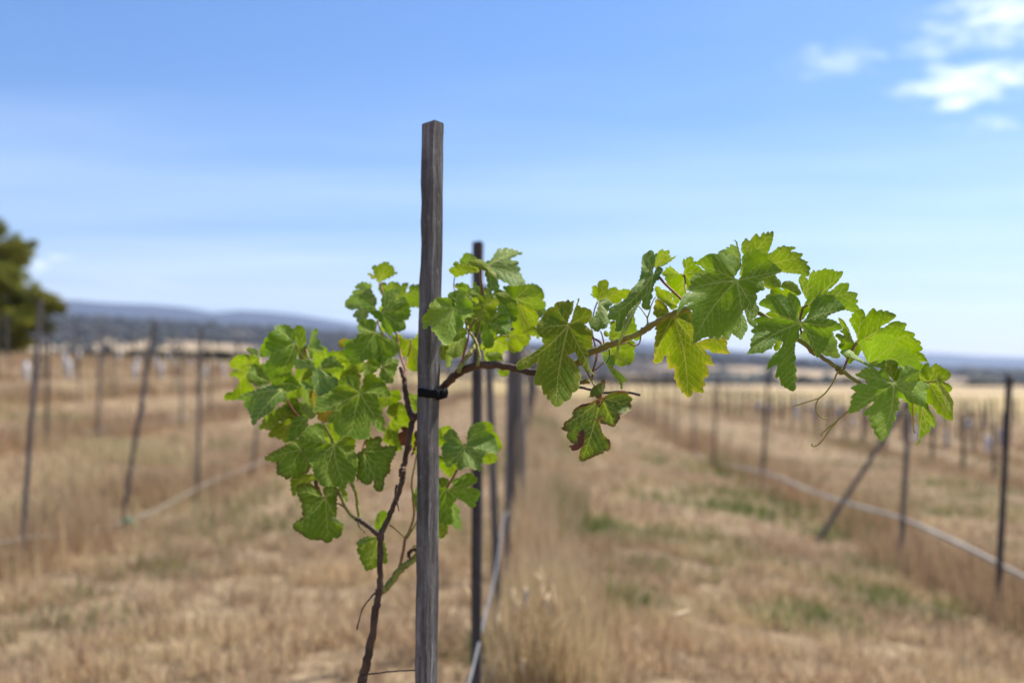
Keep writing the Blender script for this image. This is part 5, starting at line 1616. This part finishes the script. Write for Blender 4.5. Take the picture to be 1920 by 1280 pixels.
def green_patch(x, y):
    g = np.zeros(len(x))
    for (qx, qy, Yd, sx2, sy2, k) in ((1160, 1105, 5.4, .33, .22, 1.0), (1370, 965, 10.2, .8, .9, .9), (1080, 985, 7.7, .35, .6, .8),
                                      (1555, 1010, 9.3, .4, .5, .9), (1020, 815, 19, .6, 2.5, .7), (120, 770, 16, .4, 1.0, .9), (110, 1180, 4.7, .3, .3, .4),
                                      (1330, 855, 15.5, .5, 1.5, .5), (1600, 835, 22, 1.0, 2.0, .5), (1640, 1060, 7.5, .3, .5, .5), (300, 1040, 6.0, .35, .4, .45),
                                      (1240, 1040, 6.4, .5, .4, .35), (900, 1190, 4.2, .12, .2, .6), (1800, 900, 12.5, 1.6, 1.6, .35)):
        cx = (qx - 960) / F * Yd
        g = np.maximum(g, k * np.exp(-((x - cx) / sx2) ** 2 - ((y - Yd) / sy2) ** 2))
    return g


# mown alleys, three rings of falling density
for k, (n, r0, r1, wd, hh) in enumerate(((195000, 3.2, 8.0, 0.0055, 0.10), (143000, 8.0, 18.0, 0.011, 0.11), (90000, 18.0, 55.0, 0.03, 0.12))):
    x, y, r_ = scatter(n, r0, r1, seed=40 + k)
    pn = vnoise(x, y, 2.3, 3) * 0.6 + vnoise(x, y, 6.0, 8) * 0.4
    cl_ = vnoise(x, y, (5.0, 3.2, 1.2)[k], 51 + k) * 0.65 + vnoise(x, y, (11.0, 7.0, 2.6)[k], 55 + k) * 0.35
    keep = r_.random(n) < np.clip((cl_ - 0.30) * 3.2, 0.04, 1.0)
    x, y, pn, cl_ = x[keep], y[keep], pn[keep], cl_[keep]
    rd = row_dist(x, y)
    h = hh * r_.uniform(0.5, 1.35, len(x)) * (0.35 + 1.15 * cl_)
    ci = np.clip((r_.random(len(x)) * 0.75 + (1 - vnoise(x, y, 1.4, 5)) * 0.75) * 5, 0, 5).astype(int)
    c = STRAW[ci] * r_.uniform(0.8, 1.15, (len(x), 1)) * (0.62 + 0.62 * cl_)[:, None]
    u_ = x - 0.027 * y
    brown = np.clip(vnoise(x, y, 0.55, 58) * 1.8 - 0.75, 0, 1)[:, None] * 0.30
    c = c * (1 - brown) + np.array((0.30, 0.185, 0.11)) * brown
    gp = np.clip(green_patch(x, y) * 1.0 + (0.40 + 0.3 * (x > 0.4)) * np.clip(vnoise(x, y, 1.3, 12) * 3 - 1.6, 0, 1), 0, 0.92)
    isg = r_.random(len(x)) < gp
    c[isg] = GREENS[r_.integers(0, 4, isg.sum())]
    blades('mown_grass', x, y, h, wd * r_.uniform(0.7, 1.3, len(x)), c, 0.75, 'short dry mown grass between the rows', 60 + k)

# long brown grass left standing along the rows
for k, (n, r0, r1, wd, hh) in enumerate(((112000, 3.3, 10.0, 0.0045, 0.36), (96000, 10.0, 24.0, 0.010, 0.36), (40000, 24.0, 55.0, 0.026, 0.36))):
    r_ = np.random.default_rng(80 + k)
    y = np.sqrt(r_.uniform(r0 ** 2, r1 ** 2, n))
    a = np.array([-18.2, -15.2, -12.2, -9.17, -6.17, -3.17, -0.02, 2.95, 7.1, 9.3, 11.5, 13.7])[r_.integers(0, 12, n)]
    x = a + 0.027 * y + r_.normal(0, 1, n) * np.where(np.abs(a + 0.02) < 0.1, 0.13, 0.20) + 0.12 * np.sin(y * 1.7 + a)
    x = x + np.where(a < -2, -0.28, np.where((a > 2) & (a < 5), 0.28, 0.0))
    near_mid = np.abs(a + 0.02) < 0.1
    x = np.where(near_mid, x + 0.06, x)
    pn = vnoise(x, y, 1.0, 21) * 0.6 + vnoise(x, y, 3.1, 22) * 0.4
    ok = (np.abs(x / y) < 0.76) & (r_.random(n) < np.clip((pn - 0.22) * 2.6, 0.05, 1))
    x, y, pn, a = x[ok], y[ok], pn[ok], a[ok]
    h = hh * (0.35 + 0.95 * pn) * r_.uniform(0.5, 1.2, len(x)) * np.where(a > 5, 0.6, np.where(a > 2, 1.15, 1.0))
    nearc = (y < 4.5) & (np.abs(x - 0.06) < 0.45)
    h = np.where(nearc, h * 0.55, h)
    ci = np.clip((r_.random(len(x)) * 0.6 + vnoise(x, y, 0.7, 31) * 0.8) * 4, 0, 4).astype(int)
    c = RUST[ci] * r_.uniform(0.8, 1.2, (len(x), 1))
    pale = r_.random(len(x)) < np.where(np.abs(a + 0.02) < 0.1, 0.62, 0.25)
    c[pale] = np.array((0.55, 0.42, 0.25)) * r_.uniform(0.8, 1.1, (pale.sum(), 1))
    isg = r_.random(len(x)) < 0.04 + 0.5 * green_patch(x, y)
    c[isg] = GREENS[r_.integers(0, 4, isg.sum())]
    blades('long_grass', x, y, h, wd * r_.uniform(0.7, 1.3, len(x)), c, 0.32, 'long dry brown grass standing along the stake rows', 90 + k)
# pale strip of unmown oats beyond the left hose
r_ = np.random.default_rng(101)
n = 9000
y = r_.uniform(6.5, 13, n); x = -4.6 + 0.027 * y + r_.normal(0, 0.8, n)
ok = (np.abs(x / y) < 0.76) & (vnoise(x, y, 0.9, 44) > 0.4)
x, y = x[ok], y[ok]
c = np.array((0.50, 0.40, 0.22)) * r_.uniform(0.75, 1.1, (len(x), 1))
blades('pale_grass', x, y, r_.uniform(0.12, 0.34, len(x)), np.full(len(x), 0.008), c, 0.4, 'pale seeding grass between the left rows', 102)

# a clump of tall seeding grass beside the second stake, stalk by stalk
M_STRAW = plain('straw', (0.46, 0.33, 0.16), 0.8, 0.15, 0.25, 30, 0.3)
M_HEAD = plain('seed_head_straw', (0.80, 0.64, 0.40), 0.8, 0.15, 0.2, 60, 0.35)
cb = at(1000, 1330, 3.75)
cb.z = gz(cb.x, cb.y)
clump = empty('seeding_grass_clump', cb)
tag(clump, 'tall pale seeding grass clump to the right of the second stake', 'grass clump')
r_ = np.random.default_rng(77)
heads = [(1015, 1090, 1002, 1075), (1040, 1075, 1020, 1120), (1012, 1060, 1014, 1100), (1060, 1150, 1020, 1195), (1082, 1155, 1068, 1215), (1068, 1110, 1060, 1145),
         (1090, 1115, 1088, 1140), (990, 1120, 985, 1165), (975, 1135, 972, 1180), (1030, 1140, 1022, 1175), (960, 1170, 952, 1220), (1000, 1185, 990, 1240),
         (945, 1210, 938, 1255), (1040, 1240, 1012, 1270), (1050, 1235, 1038, 1275), (868, 1090, 880, 1125), (875, 1160, 885, 1190), (1120, 1205, 1096, 1225),
         (1295, 1143, 1258, 1160), (1030, 1110, 1018, 1140), (1005, 1150, 1000, 1190), (985, 1200, 978, 1250), (962, 1100, 960, 1140), (1020, 1215, 1014, 1262)]
for i in range(46):
    hx, hy = np.clip(r_.normal(1005, 38), 935, 1090), r_.uniform(1085, 1262)
    heads.append((hx, hy, hx - r_.uniform(-5, 18), hy + r_.uniform(36, 62)))
for i, (tx, ty, bx, by) in enumerate(heads):
    Yd = r_.uniform(3.3, 3.9)
    T_, B_ = np.array(at(tx, ty, Yd)), np.array(at(bx, by, Yd + r_.uniform(-.03, .03)))
    fx = cb.x + r_.normal(0, 0.06) + (B_[0] - cb.x) * 0.6
    root = np.array((fx, Yd, gz(fx, Yd)))
    mid = root * 0.45 + B_ * 0.55 + np.array((r_.normal(0, .01), 0, 0.03))
    o = tube('stalk', np.array(catmull([root, mid, B_, T_], 4)), 0.0016, M_STRAW, clump, 5)
    o.location = o.location - cb
    V, Fc = [], []
    ax = T_ - B_
    L = np.linalg.norm(ax)
    C = [B_ + ax * s for s in np.linspace(0, 1, 7)]
    R = np.array([0.0016, 0.0062, 0.0092, 0.0090, 0.0072, 0.0044, 0.0008]) * r_.uniform(0.8, 1.15)
    o2 = tube('seed_head', C, R, M_HEAD, o, 6, 0.25, i)
    o2.location = o2.location - o.location - cb

n = 3000
y = r_.uniform(5.4, 8.6, n); x = row_x(2.98, y) + r_.normal(0, 0.16, n)
c = np.array((0.42, 0.29, 0.17)) * r_.uniform(0.7, 1.25, (n, 1))
blades('long_grass', x, y, r_.uniform(0.16, 0.34, n), np.full(n, 0.006), c, 0.28, 'long dry grass at the feet of the right-hand stakes', 104)
n = 4200
y = r_.uniform(3.35, 4.5, n); x = row_x(-0.175, y) + 0.21 + r_.normal(0, 0.085, n)
c = np.array((0.57, 0.43, 0.24)) * r_.uniform(0.6, 1.2, (n, 1))
blades('pale_grass', x, y, r_.uniform(0.18, 0.46, n), np.full(n, 0.005), c, 0.22, 'pale dry grass round the seeding clump', 103)

# ------------------------------------------------------------------ trees, shrubs and hills


def foliage_mat(name, a, b, transl=0.25):
    m, t = material(name)
    ca = t.n('ShaderNodeAttribute', {'attribute_name': 'tone'}).outputs['Color']
    P = t.n('ShaderNodeNewGeometry').outputs['Position']
    nn = t.noise(P, 0.9, 3.0, 0.6)
    col = t.mix(t.maprange(nn, 0.35, 0.65), (*a, 1), (*b, 1))
    col = t.mix(1.0, col, ca, 'MULTIPLY')
    p = t.n('ShaderNodeBsdfPrincipled', Base_Color=col, Roughness=0.7)
    p.inputs['Specular IOR Level'].default_value = 0.2
    tr = t.n('ShaderNodeBsdfTranslucent', Color=col)
    finish(t, t.n('ShaderNodeMixShader', i0=transl, i1=p.outputs[0], i2=tr.outputs[0]))
    return m


M_OLIVE = foliage_mat('olive_foliage', (0.125, 0.140, 0.018), (0.20, 0.19, 0.03), 0.4)
M_SCRUB = foliage_mat('scrub_foliage', (0.032, 0.035, 0.024), (0.05, 0.05, 0.034), 0.15)
M_BARK = plain('tree_bark', (0.11, 0.085, 0.065), 0.9, 0.1, 0.35, 3, 0, 0.5)


def crown_mesh(name, lobes, n, leaf_size, seed):
    """lobes: (x, y, z, rx, ry, rz); leaf-sized faces through the lobes, denser to their skins"""
    r_ = np.random.default_rng(seed)
    vol = np.array([l[3] * l[4] * l[5] for l in lobes]) ** 0.75
    which = r_.choice(len(lobes), n, p=vol / vol.sum())
    Lb = np.array(lobes)[which]
    d = r_.normal(0, 1, (n, 3))
    d /= np.linalg.norm(d, axis=1, keepdims=True)
    rr = r_.uniform(0.25, 1.0, n) ** 0.45
    clump = 0.85 + 0.3 * np.sin(d[:, 0] * 7 + which) * np.sin(d[:, 2] * 6 + which * 2) + r_.normal(0, 0.06, n)
    C = Lb[:, :3] + d * Lb[:, 3:] * (rr * clump)[:, None]
    a = r_.normal(0, 1, (n, 3)); a /= np.linalg.norm(a, axis=1, keepdims=True)
    b = np.cross(a, r_.normal(0, 1, (n, 3))); b /= np.linalg.norm(b, axis=1, keepdims=True)
    s = leaf_size * r_.uniform(0.6, 1.4, (n, 1))
    V = np.stack([C - a * s, C + b * s * 0.45, C + a * s, C - b * s * 0.45], 1).reshape(-1, 3)
    q = (np.arange(n)[:, None] * 4 + np.arange(4)[None, :])
    me = mesh_np(name, V, q, smooth=False)
    lobe_t = r_.uniform(0.75, 1.25, len(lobes))[which] * r_.uniform(0.8, 1.2, n)
    attr_col(me, 'tone', np.repeat(np.stack([lobe_t * 1.02, lobe_t, lobe_t * 0.9], 1), 4, axis=0))
    return me


def tree(name, base, lobes, n, leaf_size, mat, trunk_r, label, cat, seed, group=None):
    r_ = np.random.default_rng(seed)
    e = empty(name, base)
    tag(e, label, cat, group)
    link('crown', crown_mesh('crown', lobes, n, leaf_size, seed), mat, e)
    V, Fc = [], []
    zc = np.mean([l[2] for l in lobes])
    main = catmull([(0, 0, -0.2), (0.1 * trunk_r, 0, zc * 0.35), (0.5 * trunk_r, 0.2 * trunk_r, zc * 0.8), (0, 0, zc * 1.25)], 5)
    v, f = tube_data(main, np.linspace(trunk_r, trunk_r * 0.35, len(main)), 8, 0.06, seed)
    V += list(v); Fc += f
    for l in lobes[:7]:
        o0 = len(V)
        s_ = np.array(main[int(len(main) * r_.uniform(0.3, 0.7))])
        v, f = tube_data(catmull([s_, (s_ + np.array(l[:3])) / 2 + np.array((0, 0, -0.05 * zc)), l[:3]], 4), np.linspace(trunk_r * 0.45, trunk_r * 0.1, 9), 6, 0.05, seed)
        V += list(v); Fc += [tuple(i + o0 for i in q_) for q_ in f]
    link('trunk', mesh_py('trunk', V, Fc), M_BARK, e)
    return e


# the big dark tree at the left edge
Yt = 38.0
k = Yt / F
tb = at(-40, 690, Yt); tb.z = gz(tb.x, tb.y)


def lobe(pxx, pyy, rx, rz, dy=0.0):
    c = at(pxx, pyy, Yt)
    return (c.x - tb.x, dy, c.z - tb.z, rx * k, rx * k * 0.9, rz * k)


tree('tree', tb, [lobe(-20, 500, 70, 60), lobe(15, 470, 36, 34, .6), lobe(25, 530, 42, 40, -.8), lobe(55, 560, 38, 34), lobe(-20, 590, 90, 50, .5), lobe(82, 570, 26, 24, .5),
                  lobe(40, 600, 52, 34, -.6), lobe(-70, 440, 70, 45), lobe(-10, 425, 24, 22), lobe(105, 578, 16, 14, .3), lobe(62, 456, 13, 8), lobe(-120, 520, 80, 80), lobe(-10, 640, 70, 26, .4), lobe(30, 635, 40, 20, -.5), lobe(75, 610, 26, 18, .2)],
     34000, 0.10, M_OLIVE, 0.22, 'broad olive-green tree at the left edge of the field', 'tree', 5)


def scrub(pxx, py_base, py_top, half, Yd, label, seed, name='shrub', cat='shrub', group=None, n=1500, mat=None):
    base = at(pxx, py_base, Yd)
    base.z = max(gz(base.x, base.y), base.z) if Yd > 300 else gz(base.x, base.y)
    kk = Yd / F
    h = (HORIZON - py_top) * kk + CAM_H - base.z
    hw = half * kk
    r_ = np.random.default_rng(seed)
    lobes = [(r_.uniform(-.75, .75) * hw, r_.uniform(-.5, .5) * hw, h * r_.uniform(0.4, 0.72), hw * r_.uniform(.3, .55), hw * .45, h * r_.uniform(.22, .36)) for _ in range(7)]
    return tree(name, base, lobes, n, 0.035 * h + 0.05, mat or M_SCRUB, 0.05 * h, label, cat, seed, group)


# bushes that can be told apart beyond the vineyard
scrub(1500, 730, 700, 26, 260, 'dark bush left of a pair beyond the far field, below the long-lobed leaf', 201)
scrub(1592, 730, 704, 32, 250, 'wide dark bush beyond the far field, under the tendril', 202)
scrub(1720, 738, 712, 20, 230, 'dark bush beyond the far field behind the shoot tip', 203)
scrub(1815, 745, 716, 36, 220, 'wide dark bush beyond the far field, left of the right-edge stake', 204)
scrub(1905, 748, 715, 34, 215, 'dark bush beyond the far field at the right edge', 205)
scrub(1440, 722, 706, 30, 420, 'grey far-off bush above the far field, right of the hanging leaf', 206)
# low dark hedges
for (x0, x1, yb, yt, Yd, lab, sd) in ((1085, 1290, 722, 704, 150, 'long low dark hedge across the far field behind the middle of the cane', 211),
                                      (770, 1000, 720, 706, 155, 'long low dark hedge behind the cane at the stake', 212),
                                      (140, 460, 672, 655, 75, 'low dark hedge along the top of the left slope', 213)):
    c = at((x0 + x1) / 2, yb, Yd)
    c.z = gz(c.x, c.y)
    e = empty('hedge', c)
    tag(e, lab, 'hedge')
    kk = Yd / F
    n_l = 16
    r_ = np.random.default_rng(sd)
    lobes = []
    for i in range(n_l):
        lx = ((i + .5) / n_l - .5) * (x1 - x0) * kk
        zz = gz(c.x + lx, c.y) - c.z
        hh = (HORIZON - yt) * kk + CAM_H - (c.z + zz)
        hh = max(hh, 0.6) * r_.uniform(0.8, 1.05)
        lobes.append((lx, r_.uniform(-.5, .5), zz + hh * 0.5, (x1 - x0) * kk / n_l * 0.8, 0.7, hh * 0.5))
    link('crown', crown_mesh('crown', lobes, 5000, 0.16, sd), M_SCRUB, e)

# the hillsides: a nearer scrubby slope, then blue ranges


def polar_sheet(name, r0, r1, profile, base_fn, rings, shape, noise_amp, mat, seed):
    azs = np.radians(np.linspace(-75, 75, 320))
    tt = np.linspace(0, 1, rings)
    R, A = np.meshgrid(r0 + (r1 - r0) * tt, azs, indexing='ij')
    X, Y = R * np.sin(A), R * np.cos(A)
    T = (R - r0) / (r1 - r0)
    pxs = 960 + F * np.tan(np.clip(A, -1.2, 1.2))
    ytop = np.interp(pxs, [p_[0] for p_ in profile], [p_[1] for p_ in profile])
    crest_r = r0 + (r1 - r0) * 0.72
    ztop = CAM_H + (HORIZON - ytop) / F * crest_r * np.cos(A)
    s = np.where(T < 0.72, smooth01(T / 0.72) ** shape, 1 - 0.5 * smooth01((T - 0.72) / 0.28))
    zb = base_fn(X, Y)
    Z = zb - 1.0 + (ztop - zb + 1.0) * s
    am = noise_amp * np.sin(np.pi * np.clip(T / 0.72, 0, 1)) * (T < 0.72)
    Z = Z + am * (vnoise(X, Y, 7.0 / r1, seed) + 0.5 * vnoise(X, Y, 19.0 / r1, seed + 1) - 0.75)
    nR_, nA2 = R.shape
    ii = np.arange(nR_ * nA2).reshape(nR_, nA2)
    q_ = np.stack([ii[:-1, :-1], ii[1:, :-1], ii[1:, 1:], ii[:-1, 1:]], -1).reshape(-1, 4)[:, ::-1]
    o = link(name, mesh_np(name, np.stack([X, Y, Z], -1).reshape(-1, 3), q_), mat)
    tag(o, None, None, None, 'structure')
    return X, Y, Z


def hill_mat(name, wood, straw_, scale, lo, hi):
    m, t = material(name)
    P = t.n('ShaderNodeNewGeometry').outputs['Position']
    mp = t.n('ShaderNodeMapping', Vector=P, Scale=(scale, scale * 0.8, scale * 6)).outputs[0]
    a = t.noise(mp, 1.0, 6.0, 0.62)
    b = t.noise(P, scale * 22, 4.0, 0.6)
    wd = t.ramp(b, [(0.3, [x * 0.65 for x in wood]), (0.7, [x * 1.35 for x in wood])])
    st = t.ramp(b, [(0.3, [x * 0.85 for x in straw_]), (0.7, [x * 1.1 for x in straw_])])
    dd = t.n('ShaderNodeVectorMath', {'operation': 'LENGTH'}, i0=P).outputs['Value']
    a = t.m('ADD', a, t.maprange(dd, 750.0, 1150.0, 0.07, -0.12))
    col = t.mix(t.maprange(a, lo, hi), wd, st)
    p = t.n('ShaderNodeBsdfPrincipled', Base_Color=col, Roughness=1.0)
    p.inputs['Specular IOR Level'].default_value = 0.0
    finish(t, p)
    return m


M_SLOPE = hill_mat('scrubby_slope', (0.030, 0.028, 0.029), (0.34, 0.26, 0.165), 0.006, 0.47, 0.57)
M_RANGE = hill_mat('wooded_range', (0.026, 0.030, 0.040), (0.16, 0.13, 0.09), 0.0016, 0.66, 0.78)
M_MOUNT = hill_mat('far_mountains', (0.035, 0.04, 0.038), (0.10, 0.09, 0.07), 0.001, 0.7, 0.8)
slope_prof = [(-900, 588), (0, 599), (130, 601), (300, 607), (480, 615), (640, 628), (800, 642), (960, 652), (1200, 664), (1400, 672), (1600, 690), (1900, 699), (2600, 700)]
SX, SY, SZ = polar_sheet('hillside', 330, 1900, slope_prof, ground_z, 60, 1.25, 10.0, M_SLOPE, 3)
range_prof = [(-900, 560), (0, 567), (60, 564), (130, 563), (200, 569), (280, 572), (340, 577), (400, 587), (450, 583), (500, 586), (560, 592), (620, 602), (700, 615),
              (800, 631), (960, 640), (1080, 644), (1190, 643), (1280, 650), (1400, 660), (1500, 672), (1650, 688), (1900, 694), (2600, 694)]
polar_sheet('blue_range', 2600, 5600, range_prof, ground_z, 30, 1.0, 40.0, M_RANGE, 7)
mount_prof = [(-900, 690), (1100, 690), (1300, 682), (1450, 672), (1560, 664), (1680, 660), (1760, 662), (1850, 668), (1960, 672), (2100, 682), (2600, 690)]
polar_sheet('far_mountains', 5200, 7300, mount_prof, ground_z, 24, 1.0, 30.0, M_MOUNT, 9)

# scattered scrub trees over the nearer slope: a wood nobody could count
r_ = np.random.default_rng(31)
n = 11000
flat = r_.integers(0, SX.size, n)
bx, by, bz = SX.ravel()[flat] + r_.normal(0, 8, n), SY.ravel()[flat] + r_.normal(0, 8, n), SZ.ravel()[flat]
rr = np.hypot(bx, by)
dens = vnoise(bx, by, 0.006, 61) * 0.6 + vnoise(bx, by, 0.018, 62) * 0.4
dens = dens + np.clip((rr - 750) / 350, 0, 1) * 0.42 - 0.15
ok = (dens > 0.52) & (np.abs(bx / np.maximum(by, 1)) < 0.72)
bx, by, bz = bx[ok], by[ok], bz[ok]
# and over the flat beyond the far field
n2 = 700
ang2, rad2 = r_.uniform(-0.6, 0.6, n2), r_.uniform(450, 1300, n2)
x2, y2 = rad2 * np.sin(ang2), rad2 * np.cos(ang2)
ok2 = vnoise(x2, y2, 0.012, 71) > 0.62
bx, by = np.concatenate([bx, x2[ok2]]), np.concatenate([by, y2[ok2]])
bz = np.concatenate([bz, ground_z(x2[ok2], y2[ok2])])
nt_ = len(bx)
ico = [(0, 0, 1)] + [(math.cos(a) * .9, math.sin(a) * .9, .45) for a in np.arange(5) * 2 * math.pi / 5] + \
      [(math.cos(a + .6), math.sin(a + .6), -.3) for a in np.arange(5) * 2 * math.pi / 5] + [(0, 0, -.9)]
ico = np.array(ico)
IF = [(0, 1 + i, 1 + (i + 1) % 5) for i in range(5)] + [(1 + i, 6 + i, 1 + (i + 1) % 5) for i in range(5)] + \
     [(6 + i, 6 + (i + 1) % 5, 1 + (i + 1) % 5) for i in range(5)] + [(11, 6 + (i + 1) % 5, 6 + i) for i in range(5)]
s = r_.uniform(1.8, 4.2, nt_)
V = ico[None] * np.stack([s * 1.2, s * 1.2, s], 1)[:, None, :] * r_.uniform(0.7, 1.3, (nt_, 12, 1)) + np.stack([bx, by, bz + s * 0.55], 1)[:, None, :]
IFa = np.array(IF)
q = (np.arange(nt_)[:, None, None] * 12 + IFa[None]).reshape(-1, 3)
wme = mesh_np('far_woodland', V.reshape(-1, 3), q, smooth=False)
tn = r_.uniform(0.7, 1.3, nt_)
attr_col(wme, 'tone', np.repeat(np.stack([tn, tn, tn], 1), 12, axis=0))
fw = link('far_woodland', wme, M_SCRUB)
tag(fw, 'dark scrub woodland over the far slope', 'woodland', None, 'stuff')

# ------------------------------------------------------------------ the hazy air
m = bpy.data.materials.new('hazy_air')
m.use_nodes = True
t = NT(m.node_tree)
pv = t.n('ShaderNodeVolumePrincipled', Color=(0.56, 0.70, 1.0, 1), Density=0.00010, Anisotropy=0.25)
o = t.n('ShaderNodeOutputMaterial')
t.put(o, 'Volume', pv.outputs[0])
hx0, hx1, hy0, hy1, hz0, hz1 = -7800.0, 7800.0, -7800.0, 7800.0, -40.0, 420.0
V = [(x, y, z) for z in (hz0, hz1) for (x, y) in ((hx0, hy0), (hx1, hy0), (hx1, hy1), (hx0, hy1))]
Fh = [(3, 2, 1, 0), (4, 5, 6, 7), (0, 1, 5, 4), (1, 2, 6, 5), (2, 3, 7, 6), (3, 0, 4, 7)]
hz = link('haze', mesh_py('haze', V, Fh, False), m)
tag(hz, None, None, None, 'stuff')
